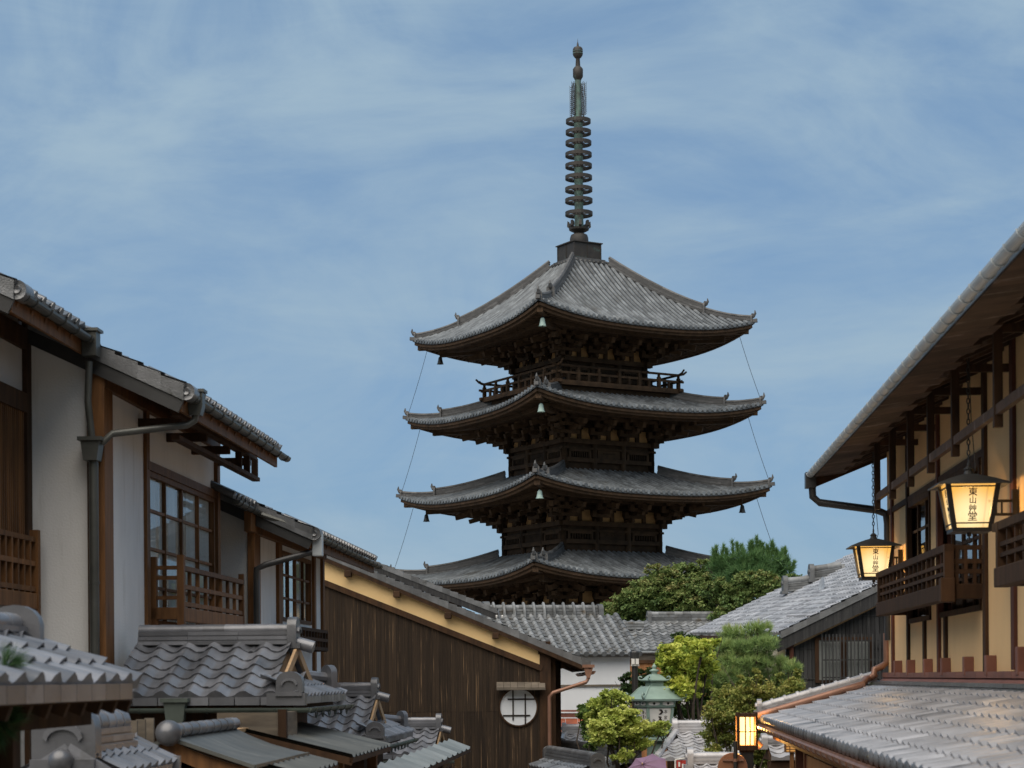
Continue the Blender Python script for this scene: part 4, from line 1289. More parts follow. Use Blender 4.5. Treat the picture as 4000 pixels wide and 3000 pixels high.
    b.box((L2 + .02, ba + .06, zb_ + .0), (Lb - .05, bb - .06, zb_ + .04))
    for q in (ba, bb - .05): b.box((L2 + .02, q, zb_ - .3), (L2 + .08, q + .05, zb_))
    bl = b.build('balcony', 'wood', H, bevel=.008)
    r = MB(ST)
    lattice_rail(r, (Lb - .015, ba + .04, 0), (0, 1, 0), bb - ba - .07, zb_ + .12, zt_ - .04, 8, .042, (.1, .55), .045, .05)
    r.box((Lb - .05, ba, zt_ - .055), (Lb + .025, bb, zt_))
    r.box((Lb - .05, ba - .02, zb_ - .22), (Lb + .03, ba + .06, zt_ + .12)); r.box((Lb - .045, bb - .06, zb_), (Lb + .025, bb, zt_ + .08))
    r.box((L2 + .0, ba - .02, zb_ - .22), (L2 + .07, ba + .06, zt_ + .1))
    for z in (.93, 1.16, 1.275): r.box((L2 + .07, ba + .0, z - .022), (Lb - .05, ba + .045, z + .022))
    r.build('railing', 'wood', bl)
    roof = house_roof(H, Le2, ze2 + .02, a2 - .12, b2 - .22, 3.6, rise)
    g = MB(ST); gutter(g, (Le2 + .05, a2 + .1, ze2 + .02), (Le2 + .05, b2 + .0, ze2 - .0), .058, .5); g.build('gutter', 'gutter_grey', H)
    d = MB(ST)
    hx, ht_ = Le2 + .04, a2 + .28
    d.prism([(hx - .055, ht_ - .07, ze2 - .15), (hx + .055, ht_ - .07, ze2 - .15), (hx + .08, ht_ - .07, ze2 - .05), (hx + .08, ht_ - .07, ze2 + .1), (hx - .08, ht_ - .07, ze2 + .1), (hx - .08, ht_ - .07, ze2 - .05)], (0, .14, 0))
    d.box((hx - .10, ht_ - .09, ze2 + .09), (hx + .10, ht_ + .09, ze2 + .12))
    zj = sp(432, 1740, L2 + .05)[2]
    d.tube([(hx - .01, ht_, ze2 - .13), (hx - .02, ht_ - .0, ze2 - .20), (hx - .09, ht_ - .02, ze2 - .25), (L2 + .16, a2 - .16, zj + .08), (L2 + .05, a2 - .17, zj - .02)], .037, 10)
    d.build('downspout', 'gutter_grey', H, smooth=True)
    d = MB(ST)
    x, t = L2 - .045, a2 - .17
    ztop = ze1
    d.box((Le1 + .05 - .075, a2 - .33, ztop - .2), (Le1 + .05 + .075, a2 - .17, ztop + .06)); d.box((Le1 + .05 - .1, a2 - .36, ztop + .05), (Le1 + .05 + .1, a2 - .14, ztop + .08))
    d.tube([(Le1 + .03, a2 - .25, ztop - .25), (Le1 + .01, a2 - .24, ztop - .66), (x - .005, t - .01, ztop - 1.0), (x, t, ztop - 1.2), (x, t, zj + .02)], .037, 10)
    d.prism([(x - .07, t - .1, zj - .2), (x + .07, t - .1, zj - .2), (x + .10, t - .1, zj), (x - .10, t - .1, zj)], (0, .18, 0)); d.box((x - .125, t - .13, zj), (x + .125, t + .1, zj + .04))
    d.tube([(x + .01, t, zj - .2), (x + .01, t, -1.4)], .05, 10)
    for z in (1.0, .1): d.tube([(x + .01, t, z - .012), (x + .01, t, z + .012)], .056, 10)
    d.build('rain_pipe', 'gutter_grey', H, smooth=True)
    # --- nearest house: facade set back, slatted window at the picture edge
    H1 = thing('town_house', 'house front with brown slatted window, set back beside a tall white side wall', 'house', ST.w((Li, a2 - .1, gz(a2))), SA, 'plastered town houses on the left of the lane')
    a1 = 14.2
    w = MB(ST)
    w.box((Li - .12, a1, -2.4), (Li, a2 - .01, ze1 + .25), .5); w.build('street_wall', 'plaster_shaded', H1)
    zc = sp(46, 1557, Li)[2]
    p = MB(ST); p.box((Li - .03, a2 - .17, -1.0), (Li + .05, a2 - .012, ze1 + .2)); p.build('corner_post', 'wood_dark', H1)
    p = MB(ST); p.box((Li - .02, a1, zc - .10), (Li + .055, a2 - .17, zc + .1)); p.box((Li - .02, a1, ze1 - .1), (Li + .05, a2 - .17, ze1 + .12)); p.build('lintel', 'wood_dark', H1)
    s = MB(ST); zs0 = sp(50, 2280, Li)[2]
    s.box((Li - .02, a1, zs0), (Li + .0, a2 - .17, zc - .1), .1)
    for t in np.arange(a1 + .03, a2 - .2, .062): s.box((Li, t, zs0), (Li + .03, t + .032, zc - .1))
    s.build('slatted_window', 'wood', H1)
    Lc = Li + .18; bb = a2 - .28
    b = MB(ST); z0 = sp(60, 2355, Lc)[2]; z1 = sp(60, 2090, Lc)[2]
    b.box((Lc - .05, a1, z0 - .04), (Lc + .02, bb, z0 + .12)); b.box((Li, bb - .06, z0 - .04), (Lc - .05, bb, z0 + .12)); b.box((Li + .02, a1, z0), (Lc - .05, bb - .06, z0 + .04))
    bl = b.build('balcony', 'wood', H1, bevel=.008)
    r = MB(ST)
    lattice_rail(r, (Lc - .02, a1, 0), (0, 1, 0), bb - a1 - .03, z0 + .12, z1, 27, .045, (.08, .55, 1.0), .045, .05)
    r.box((Lc - .06, bb - .06, z0 - .25), (Lc + .03, bb + .02, z1 + .1))
    for z in (z0 + .3, z0 + .5, z1): r.box((Li + .03, bb - .05, z - .022), (Lc - .05, bb, z + .022))
    r.build('railing', 'wood', bl)
    an = tL(64, Le1)
    house_roof(H1, Le1, ze1, an, a2 - .14, 3.2, rise)
    g = MB(ST); gutter(g, (Le1 + .05, an + .15, ze1 + .0), (Le1 + .05, a2 - .2, ze1 - .02), .058, .45); g.build('gutter', 'gutter_grey', H1)
    # --- far house
    L3, Le3, ze3 = -5.3, -4.42, 1.98
    a3, b3 = tL(985, L3), tL(1262, L3)
    H3 = thing('town_house', 'far white plastered house with small-paned window and black bent downspout', 'house', ST.w((L3, a3, gz(a3))), SA, 'plastered town houses on the left of the lane')
    rs = .45
    zr3 = ze3 + .88 * rs - .05
    wa, wb = tL(1100, L3), tL(1215, L3)
    wz0, wz1 = sp(1100, 2425, L3)[2], sp(1100, 2150, L3)[2]
    w = MB(ST)
    for q in ((a3 + .1, wa, -2.2, zr3), (wb, b3, -2.2, zr3), (wa, wb, -2.2, wz0), (wa, wb, wz1, zr3)): w.box((L3 - .12, q[0], q[2]), (L3, q[1], q[3]), .5)
    w.build('street_wall', 'plaster', H3)
    w = MB(ST); w.prism([(L3 - .04, a3, -2.2), (L3 - .04, a3, zr3), (L3 - 3, a3, zr3 + 2.96 * rs), (L3 - 3, a3, -2.2)], (0, .1, 0), rnd=.5); w.build('side_wall', 'plaster_shaded', H3)
    w = MB(ST); w.box((-6.25, b2 + .01, -2.2), (-6.1, a3 - .01, zr3 + .5), .5); w.build('recess_wall', 'plaster_shaded', H3)
    for t0_, t1_ in ((a3 - .03, a3 + .42), (tL(1088, L3) - .16, tL(1088, L3) + .12), (b3 - .22, b3 - .05), (tL(1222, L3) - .05, tL(1222, L3) + .12)):
        p = MB(ST); p.box((L3 - .05, t0_, -1.5), (L3 + .05, t1_, zr3)); p.build('post', 'wood', H3, bevel=.008)
    bm = MB(ST); bm.box((L3 - .02, a3 - .4, zr3 - .30), (L3 + .08, b3, zr3 - .02)); bm.build('wall_plate', 'wood', H3, bevel=.008)
    glazed_window(H3, wa, wb, L3 - .01, wz0, wz1, 4, 3, curtains=((.05, .12), (.6, .3)))
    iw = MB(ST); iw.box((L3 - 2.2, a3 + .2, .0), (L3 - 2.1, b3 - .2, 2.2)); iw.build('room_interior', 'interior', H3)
    rr = MB(ST); Lq = L3 + .28
    lattice_rail(rr, (Lq, tL(1140, Lq), 0), (0, 1, 0), tL(1278, Lq) - tL(1140, Lq), sp(1200, 2530, Lq)[2], sp(1200, 2458, Lq)[2], 12, .04, (0, .5, 1), .04, .05)
    for t in (tL(1140, Lq), tL(1278, Lq)): rr.beam((Lq, t, sp(1200, 2530, Lq)[2]), (L3, t, sp(1200, 2530, Lq)[2]), .06, .08)
    rr.build('window_rail', 'wood_dark', H3)
    house_roof(H3, Le3, ze3, a3 - .1, b3 + .4, 3.0, rs)
    # set-back stretch of eave between the two projecting blocks
    lr = MB(ST); xe = -5.22; ze = ze3 + (5.22 - 4.42) * rs
    V = unit((-1, 0, rs))
    sangawara(lr, np.array((xe, b2 - .3, ze + .05)), (0, 1, 0), V, a3 - b2 + .2, 2.0, tw=.275, tl=.25, amp=.045)
    for t in np.arange(b2 - .3, a3 - .12, .275): lr.tube([np.array((xe, t, ze + .085)) + V * .4, np.array((xe, t, ze + .085)) - V * .03], .052, 8)
    lr.build('set_back_roof', 'tile', H3)
    g = MB(ST)
    gutter(g, (xe + .05, b2 - .3, ze), (xe + .05, a3 - .05, ze - .02), .055, .5)
    g.build('set_back_gutter', 'gutter_grey', H3)
    g = MB(ST); gutter(g, (Le3 + .05, a3 + .25, ze3), (Le3 + .05, b3 + .5, ze3 - .04), .058, .5); g.build('gutter', 'gutter_grey', H3)
    d = MB(ST)
    c = sp(1243, 2125, Le3 + .05)
    d.box((c[0] - .075, c[1] - .07, c[2] - .17), (c[0] + .06, c[1] + .09, c[2] + .15)); d.build('rain_head', 'gutter_zinc', H3, bevel=.01)
    d = MB(ST)
    q = sp(1003, 2215, L3 + .12)
    d.tube([(c[0] - .05, c[1], c[2] - .1), (q[0] + .12, q[1] - .0, q[2] + .03), (q[0], q[1] - .02, q[2] - .03), (q[0], q[1] - .02, q[2] - .2), (q[0], q[1] - .02, -1.4)], .045, 10)
    d.build('downspout', 'gutter_dark', H3, smooth=True)
    d = MB(ST); d.tube([(xe + .05, a3 - .12, ze - .05), (Le3 + .1, a3 + .02, ze3 + .02)], .04, 8); d.build('cross_pipe', 'gutter_grey', H3)
build_left()
# ------------------------------------------------------------------ middle distance
def build_plank_house():
    Y = 38.0
    q = lambda u, v, y=Y: at(u, v, y)
    g = gz(Y)
    c = q(2110, 2640)
    H = thing('plank_house', 'dark plank-clad gable house with ochre band and round white window', 'house', (c[0], Y, g))
    w = MB()
    sl = (2610 - 2275) / (2115 - 1265.0)
    vb = lambda u: 2275 + (u - 1265) * sl           # dark beam line
    vr = lambda u: 2145 + (u - 1265) * .4186         # roof verge line
    x0, x1 = 1180, 2128
    # planks, ochre, beam
    nP = 62
    for i in range(nP):
        u0 = x0 + (x1 - x0) * i / nP; u1 = x0 + (x1 - x0) * (i + 1) / nP
        a, b = q(u0, vb(u0)), q(u1 - .6, vb(u1)); z = g
        yy = Y + .004 * random.random()
        um = 2793
        zc = q(0, um)[2]
        for zlo, zhi_a, zhi_b in ((g, zc - .006, zc - .006), (zc, a[2], b[2])):
            w.prism([(a[0], yy, zlo), (b[0], yy, zlo), (b[0], yy, zhi_b), (a[0], yy, zhi_a)], (0, .03, 0))
    w.box((q(x0, 0)[0], Y + .045, g), (q(x1, 0)[0], Y + .1, q(x0, vb(x0))[2] - .0 - 2.0), .05)
    w.prism([(q(x0, 0)[0], Y + .04, g), (q(x1, 0)[0], Y + .04, g), (q(x1, vb(x1))[0], Y + .04, q(x1, vb(x1))[2]), (q(x0, vb(x0))[0], Y + .04, q(x0, vb(x0))[2])], (0, .06, 0), rnd=0)
    w.build('plank_wall', 'plank', H)
    o = MB()
    o.prism([q(x0, vb(x0)), q(x1, vb(x1)), q(x1, vr(x1) + 20), q(x0, vr(x0) + 20)], (0, .15, 0), rnd=.5)
    o.build('ochre_band', 'plaster_ochre', H)
    b = MB(); b.beam(q(x0, vb(x0), Y - .03), q(x1 - 10, vb(x1 - 10), Y - .03), .07, .11); b.build('rail_beam', 'wood_dark', H)
    p = MB(); p.box((q(2090, 0)[0], Y - .05, g), (q(2133, 0)[0], Y + .2, q(2110, 2505)[2])); p.box((q(2090, 0)[0] - .03, Y - .08, q(0, 2570)[2]), (q(2133, 0)[0], Y + .2, q(0, 2530)[2])); p.build('corner_post', 'wood_dark', H)
    sw = MB(); sw.box((q(2133, 0)[0] - .02, Y + .2, g), (q(2133, 0)[0] + .1, Y + 7, q(0, 2590)[2])); sw.box((q(2133, 0)[0] + .02, Y + 1.6, g), (q(2172, 0, Y + 1.6)[0], Y + 2.2, q(0, 2605, Y + 1.6)[2])); sw.build('side_wall', 'wood_dark', H)
    # roof: slope runs down to the right; verge tiles, board, deck
    r = MB()
    def vp(u, dv, y): return np.array(q(u, vr(u) + dv, Y)) * np.array((1, 0, 1)) + np.array((0, y, 0))
    u0, u1 = 1235, 2303
    yv = Y - .15
    A, B = vp(u1, 16, yv), vp(u0, 16, yv)
    V = unit(B - A); l = np.linalg.norm(B - A)
    sangawara(r, A + (0, 9, 0), (0, -1, 0), V, 9.0, l, tw=.28, tl=.25)
    rf = r.build('roof', 'tile', H)
    vg = MB(); n = 31
    for i in range(n):
        a = A + V * (l * i / n); b_ = A + V * (l * (i + 1) / n)
        vg.prism([a + (0, -.03, -.075), b_ + (0, -.03, -.075), b_ + (0, -.03, .045), a + (0, -.03, .075)], (0, .26, 0))
    a = A - V * .02
    vg.prism([a + (0, -.04, -.09), a + V * .2 + (0, -.04, -.09), a + V * .2 + (0, -.04, .09), a + (0, -.04, .07)], (0, .3, 0), rnd=.0)
    vg.build('verge_tiles', 'tile', rf)
    bb = MB(); bb.beam(A + V * .05 + (0, .0, -.115), A + V * l + (0, .0, -.115), .05, .085); bb.build('bargeboard', 'wood_dark', rf)
    dk = MB()
    dk.prism([A + (.04, .05, -.1), A + V * l + (0, .05, -.1), A + V * l + (0, .05, -.06), A + (.04, .05, -.06)], (0, 8.5, 0))
    x, z = A[0], A[2]
    for k in range(16):
        y = yv + .3 + .5 * k
        dk.beam(A + V * .1 + (0, y - yv, -.14), A + V * 1.3 + (0, y - yv, -.14), .06, .08)
    dk.beam(A + V * .55 + (0, .3, -.22), A + V * .55 + (0, 8, -.22), .1, .12)
    dk.build('eaves', 'wood_dark', rf)
    for u in (1362, 1552, 1751, 1936):
        e = MB(); v = vr(u) + 58
        c = np.array(q(u, v)); e.box(c + (-.065, -.3, -.06), c + (.065, .05, .06)); e.build('purlin_end', 'wood_dark', H, bevel=.01)
    gt = MB()
    e = A + (.06, 0, -.13)
    gutter(gt, e + (0, .1, 0), e + (0, 8.6, -.04), .06, .8); gt.build('gutter', 'copper', H)
    d = MB()
    P = [np.array(q(u, v, Y - .12)) for u, v in ((2298, 2612), (2298, 2650), (2290, 2664), (2160, 2706), (2146, 2722), (2146, 2760), (2148, 3000))]
    d.tube(P + [P[-1] * np.array((1, 1, 0)) + np.array((0, 0, g))], .04, 10)
    c = P[0]
    d.prism([c + (-.09, -.07, .02), c + (.09, -.07, .02), c + (.06, -.07, -.1), c + (.03, -.07, -.18), c + (-.03, -.07, -.18), c + (-.06, -.07, -.1)], (0, .14, 0))
    d.box(c + (-.12, -.1, .02), c + (.12, .1, .08))
    d.build('downspout', 'copper', H, smooth=True)
    # round window with crossed bars, little roof board above
    c = np.array(q(2025, 2762)); R_ = 71 * Y / F
    rw = MB(); rw.lathe([(R_, -.02), (R_ + .03, -.02), (R_ + .03, .05), (R_, .05), (R_, -.02)], tuple(c + (0, -.02, 0)), 40, 'y')
    rwo = rw.build('round_window', 'wood_dark', H)
    s = MB(); s.lathe([(.001, -.012), (R_ + .005, -.012), (R_ + .005, .03), (.001, .03)], tuple(c), 40, 'y'); s.build('window_paper', 'shoji_white', rwo)
    br = MB()
    px = Y / F
    for u, v0, v1 in ((2004, 2693, 2814), (2052, 2710, 2834)): br.box(np.array(q(u - 3.2, v0)) + (0, -.03, 0), np.array(q(u + 3.2, v1)) + (0, -.014, 0))
    for v, ua, ub in ((2731, 1983, 2088), (2795, 1964, 2071)): br.box(np.array(q(ua, v - 2.5)) + (0, -.032, 0), np.array(q(ub, v + 2.5)) + (0, -.013, 0))
    br.build('lattice', 'ink', rwo)
    aw = MB(); a, b_ = np.array(q(1940, 2676)), np.array(q(2130, 2676))
    n = 7
    for i in range(n):
        p0 = a + (b_ - a) * i / n; p1 = a + (b_ - a) * ((i + 1) / n) - (.005, 0, 0)
        aw.prism([p0 + (0, 0, .03), p1 + (0, 0, .03), p1 + (0, -.28, -.07), p0 + (0, -.28, -.07)], (0, 0, .03))
    aw.box(a + (0, -.30, -.10), b_ + (0, -.27, -.06)); aw.build('window_hood', 'wood_grey', H)
    # --- the next gable behind it: only its verge shows above the ridge
    Y2 = 45.0
    H2 = thing('gable_house', 'house behind the plank house, only its grey tiled verge and dark gable showing', 'house', (at(1900, 2640, Y2)[0], Y2, gz(Y2)))
    A, B = np.array(at(1942, 2388, Y2)), np.array(at(1330, 2150, Y2))
    V = unit(B - A); l = np.linalg.norm(B - A)
    r = MB(); sangawara(r, A + (0, 7, 0), (0, -1, 0), V, 7, l, tw=.28, tl=.25)
    for i in range(20):
        a = A + V * (l * i / 20); b_ = A + V * (l * (i + 1) / 20)
        r.prism([a + (0, -.04, -.06), b_ + (0, -.04, -.06), b_ + (0, -.04, .05), a + (0, -.04, .08)], (0, .28, 0))
    rf = r.build('roof', 'tile', H2)
    w = MB(); D = np.array((0, .3, -.16))
    w.prism([A + V * .9 + D, A + V * l + D, np.array((B[0], Y2 + .3, gz(Y2))), np.array((A[0] + V[0] * .9, Y2 + .3, gz(Y2)))], (0, .15, 0)); w.build('gable_wall', 'wood_dark', H2)
    w = MB(); w.beam(A + (0, 0, -.12), A + V * l + (0, 0, -.12), .05, .16); w.build('bargeboard', 'plank_black', rf)
    lm = MB()
    for u in (1940, 1962):
        c = np.array(at(u, 2402, Y2 - 2)); lm.lathe([(.005, .0), (.025, -.02), (.016, -.06), (.005, -.07)], tuple(c), 8)
    lm.build('insulator', 'white_paper', H2)
build_plank_house()

def build_white_house():
    Y = 60.0; ph = R(12)
    c = np.array(at(2458, 2640, Y)); fr = Fr((c[0], c[1], 0), ph)
    H = thing('white_house', 'white walled storehouse with round-tiled grey roof beside the plank house', 'house', (c[0], c[1], gz(Y)), ph)
    z = lambda v, y=Y: at(2300, v, y)[2]
    w = MB(fr)
    zt = z(2562)
    w.box((-4.6, 0, gz(Y)), (0, .2, zt), .5); w.box((-.2, .2, gz(Y)), (0, 5, zt), .5)
    w.box((-4.6, -.05, z(2680)), (0.01, .02, zt - .05), .5)
    w.build('wall', 'plaster_white', H)
    b = MB(fr); b.box((-4.6, -.06, z(2682)), (.03, .0, z(2674))); b.box((-4.7, -.3, zt - .02), (.12, .1, zt + .12)); b.build('eave_board', 'wood_grey', H)
    r = MB(fr)
    s = math.tan(R(25))
    run = 2.75
    O = np.array((-4.9, -.45, zt + .02)); V = unit((0, 1, s))
    roundtile(r, O, (1, 0, 0), V, 5.1, run / math.cos(R(25)), pitch=.29, tl=.27, r=.08)
    rf = r.build('roof', 'tile_weathered', H)
    rg = MB(fr)
    zr = zt + .02 + run * s
    A, B = np.array((-4.0, run - .45 + .1, zr - .12)), np.array((-.38, run - .45 + .1, zr - .12))
    ridge(rg, A, B, .42, .36, 4, .11, .34, bands=False)
    for i in range(11):
        p = A + (B - A) * (i + .5) / 11
        rg.tube([p + (0, -.24, .0), p + (0, -.22, .22), p + (0, -.12, .44), p + (0, 0, .54), p + (0, .12, .44)], .05, 6)
    onigawara(rg, Vector(A + (.02, 0, -.08)), (-1, 0, 0), .55, .68, .2, scroll=True)
    onigawara(rg, Vector(B + (-.02, 0, -.08)), (1, 0, 0), .5, .6, .16)
    rg.build('ridge', 'tile_weathered', rf)
    vg = MB(fr)
    o = np.array((.2, -.45, zt + .05))
    for i in range(10):
        a = o + V * (.31 * i); vg.tube([a, a + V * .3], [.1, .085], 8)
    vg.build('verge_tiles', 'tile_weathered', rf)
    # lower lean-to with rusted metal sheets in front of it
    H2 = thing('rusty_lean_to', 'low lean-to roof of rusted metal sheets under the white wall', 'shed', at(2240, 2830, Y - 4) * 1.0)
    r = MB(); Y3 = Y - 4
    for i in range(7):
        for j in range(2):
            u0 = 2160 + i * 48; u1 = u0 + 47
            va, vb_ = (2806, 2830) if j == 0 else (2830, 2858)
            ya, yb = (Y3, Y3 - .7) if j == 0 else (Y3 - .7, Y3 - 1.5)
            r.add([at(u0, va, ya), at(u1, va, ya), at(u1 + 3, vb_, yb), at(u0 + 3, vb_, yb)], [(0, 1, 2, 3)])
    r.build('sheet_roof', 'rust', H2)
    r = MB(); a, b = np.array(at(2150, 2794, Y3 + .1)), np.array(at(2500, 2794, Y3 + .1))
    r.beam(a, b, .25, .12); r.beam(a + (0, 0, .13), b + (0, 0, .13), .4, .05); r.build('ridge_cap', 'copper_flashing', H2)
    r = MB(); r.box(np.array(at(2165, 2862, Y3 - 1.2)), np.array(at(2480, 2864, Y3 + .0)) * np.array((1, 1, 0)) + np.array((0, 0, gz(56)))); r.build('wall', 'wood_dark', H2)
build_white_house()

def build_back_house():
    Y = 67.0
    c = np.array(at(2480, 2640, Y)); fr = Fr((c[0], c[1], 0), R(4))
    H = thing('back_house', 'grey tiled house with orange plank wall partly hidden by trees', 'house', (c[0], c[1], gz(Y)), R(4))
    px = Y / F
    z = lambda v: at(2550, v, Y)[2]
    r = MB(fr)
    s = math.tan(R(24)); O = np.array((-.6, 0, z(2540))); V = unit((0, 1, s))
    sangawara(r, O, (1, 0, 0), V, 4.4, 2.6, tw=.28, tl=.26, amp=.06)
    rf = r.build('roof', 'tile_weathered', H)
    g = MB(fr)
    zr = z(2540) + 2.38 * s
    ridge(g, (.9, 2.4, zr - .05), (4.4, 2.4, zr - .05), .3, .3, 3, .1); onigawara(g, (.92, 2.4, zr - .1), (-1, 0, 0), .42, .5, .14)
    ridge(g, (-.75, 1.7, z(2540) + 1.7 * s), (.55, 1.7, z(2540) + 1.7 * s), .3, .2, 2, .08)
    g.build('ridge', 'tile_weathered', rf)
    g = MB(fr); gutter(g, (-.6, -.06, z(2543)), (4.2, -.06, z(2545)), .07, .8); g.build('gutter', 'gutter_zinc', H)
    w = MB(fr)
    w.box((-.6, .1, z(2578)), (4.2, .3, z(2545))); w.build('eave_wall', 'wood_grey', H)
    w = MB(fr); w.box((-.6, .05, z(2590)), (4.2, .32, z(2578))); w.build('head_beam', 'wood_dark', H)
    w = MB(fr)
    for i in range(26): w.box((-.4 + .17 * i, .12 + .02 * (i % 2), gz(Y)), (-.4 + .17 * i + .165, .3, z(2590)))
    w.build('plank_wall', 'plank_orange', H)
build_back_house()

def build_black_house():
    Y = 40.0
    P1 = np.array(at(3048, 2478, Y)); P2 = np.array(at(2698, 2476, 54.0)); P3 = np.array(at(3500, 2258, Y))
    c = np.array(at(3070, 2640, Y))
    H = thing('black_plank_house', 'weathered black plank house with barred window under a sloping grey tiled roof', 'house', (c[0], Y, gz(Y)))
    r = MB()
    U = unit(P2 - P1); l = np.linalg.norm(P2 - P1); V0 = P3 - P1; V0 = V0 - U * np.dot(V0, U); L2 = np.linalg.norm(V0); V = unit(V0)
    sk = np.dot(P3 - P1, U) / L2
    roof = MB()
    nr = int(L2 * 1.9 / .24)
    for j in range(nr):
        o = P1 + (P3 - P1) / L2 * (j * .24)
        n0 = len(roof.v)
        sangawara(roof, o, U, V, l * (1 - .0 * j), .24, tw=.29, tl=.24, amp=.045, th=.035, seg=5, lip=.05 if j else .08)
    rf = roof.build('roof', 'tile_house', H)
    D = (P3 - P1) / L2
    bg = MB()
    for i in range(int(L2 * 1.9 / .3)):
        a = P1 + D * .3 * i; b = P1 + D * .3 * (i + 1)
        bg.prism([a + (0, -.06, -.09), b + (0, -.06, -.09), b + (0, -.06, .04), a + (0, -.06, .06)], (0, .22, 0))
    bg.build('verge_tiles', 'tile', rf)
    bg = MB(); bg.beam(P1 + (-.1, 0, -.25), P1 + D * L2 * 1.9 + (0, 0, -.25), .06, .26); bg.build('bargeboard', 'plank_black', rf)
    bg = MB(); bg.beam(P1 + (.05, .1, -.10), P1 + U * l + (.05, 0, -.10), .1, .12); bg.beam(P1 + (.2, .1, -.22), P1 + U * l + (.2, 0, -.22), .08, .2); bg.build('eaves', 'wood_dark', rf)
    rg = MB()
    for (u0, v0, u1, v1) in ((3075, 2298, 3178, 2288), (3178, 2252, 3285, 2236)):
        Yr = 50
        a, b = np.array(at(u0, v0, Yr)), np.array(at(u1, v1, Yr))
        ridge(rg, a + (0, 0, -.1), b + (0, 0, -.1), .3, .26, 4, .1)
        onigawara(rg, Vector(a) + Vector((0, 0, -.15)), (-1, 0, 0), .4, .48, .12)
        rg.lathe([(.001, 0), (.17, 0), (.17, .08), (.001, .08)], tuple(b + (0, 0, .05)), 14, 'x')
    rg.build('ridge', 'tile_weathered', rf)
    w = MB()
    xl, xr = at(3062, 0, Y)[0], at(3760, 0, Y)[0]
    n = 42
    sl = (P3[2] - P1[2]) / (P3[0] - P1[0])
    for i in range(n):
        a = xl + (xr - xl) * i / n; b = xl + (xr - xl) * (i + 1) / n - .008
        za, zb = P1[2] + (a - P1[0]) * sl - .12, P1[2] + (b - P1[0]) * sl - .12
        yy = Y + .25 + .012 * (i % 2)
        w.prism([(a, yy, gz(Y)), (b, yy, gz(Y)), (b, yy, zb), (a, yy, za)], (0, .04, 0))
    w.prism([(xl, Y + .29, gz(Y)), (xr, Y + .29, gz(Y)), (xr, Y + .29, P1[2] + (xr - P1[0]) * sl - .15), (xl, Y + .29, P1[2] + (xl - P1[0]) * sl - .15)], (0, .1, 0), rnd=0)
    for v in (2402, 2530, 2650):
        w.box((xl, Y + .23, at(3300, v + 3, Y)[2]), (xr, Y + .26, at(3300, v, Y)[2]), .9)
    w.build('plank_wall', 'plank_black', H)
    tr = MB(); tr.beam(np.array((xl, Y + .2, P1[2] + (xl - P1[0]) * sl - .38)), np.array((xr, Y + .2, P1[2] + (xr - P1[0]) * sl - .38)), .03, .05); tr.build('trim', 'wood_light', H)
    s = MB(); s.box((at(3026, 0, Y)[0], Y + .3, gz(Y)), (xl - .02, Y + .6, at(3050, 2500, Y)[2])); s.box((at(3026, 0, Y)[0], Y + .6, gz(Y)), (at(3026, 0, Y)[0] + .1, Y + 11, at(3050, 2510, Y)[2])); s.build('plaster_pier', 'plaster_cream', H)
    p = MB(); x = at(3066, 0, Y)[0]; p.tube([(x - .35, Y + .1, at(3050, 2523, Y)[2]), (x + .08, Y + .1, at(3050, 2528, Y)[2])], .04, 8); p.tube([(x + .06, Y + .12, at(0, 2528, Y)[2] - .03), (x + .06, Y + .12, gz(Y))], .05, 8); p.build('rain_pipe', 'wood_red', H)
    # barred window
    a, b = np.array(at(3205, 2500, Y)), np.array(at(3400, 2655, Y))
    wf = MB(); y0 = Y + .2
    wf.box((a[0] - .08, y0, b[2] - .06), (b[0] + .08, y0 + .05, b[2])); wf.box((a[0] - .08, y0, a[2]), (b[0] + .08, y0 + .05, a[2] + .06)); wf.box((a[0] - .08, y0, b[2]), (a[0], y0 + .05, a[2])); wf.box((b[0], y0, b[2]), (b[0] + .08, y0 + .05, a[2]))
    m = (a[0] + b[0]) / 2; wf.box((m - .06, y0 + .005, b[2]), (m + .06, y0 + .05, a[2]))
    wo = wf.build('window', 'wood_dark', H)
    g = MB(); g.box((a[0], y0 + .02, b[2]), (b[0], y0 + .03, a[2])); g.build('frosted_pane', 'sheet_pale', wo)
    br = MB()
    for i in range(18):
        x = at(3196, 0, Y)[0] + (at(3436, 0, Y)[0] - at(3196, 0, Y)[0]) * i / 17
        br.box((x - .014, y0 - .14, b[2] - .12), (x + .014, y0 - .12, a[2] + .12))
    for z in (a[2] - .02, (a[2] + b[2]) / 2, b[2] + .05): br.box((at(3196, 0, Y)[0], y0 - .125, z - .015), (at(3436, 0, Y)[0], y0 - .10, z + .015))
    br.build('window_bars', 'plank_black', H)
    # satellite dish and aerial on its ridge
    p = np.array(at(3216, 2290, 46)); D_ = thing('satellite_dish', 'small pale satellite dish edge-on above the sloping tiled roof', 'dish', p + (0, 0, -.4))
    m = MB(); f = orient(Vector(p), (-1.0, -.12, .12))
    prof = [(.001, 0), (.12, .012), (.22, .04), (.225, .045), (.12, .02), (.001, .01)]
    vv = []
    for r_, z_ in prof:
        for k in range(18): vv.append(f(r_ * math.cos(2 * math.pi * k / 18), z_, r_ * math.sin(2 * math.pi * k / 18)))
    m.add(vv, [(i * 18 + k, i * 18 + (k + 1) % 18, i * 18 + 18 + (k + 1) % 18, i * 18 + 18 + k) for i in range(5) for k in range(18)])
    m.build('reflector', 'dish', D_, smooth=True)
    m = MB(); m.tube([p + (0, 0, -.5), p + (0, 0, -.05)], .018, 6); m.build('mast', 'gutter_zinc', D_)
build_black_house()
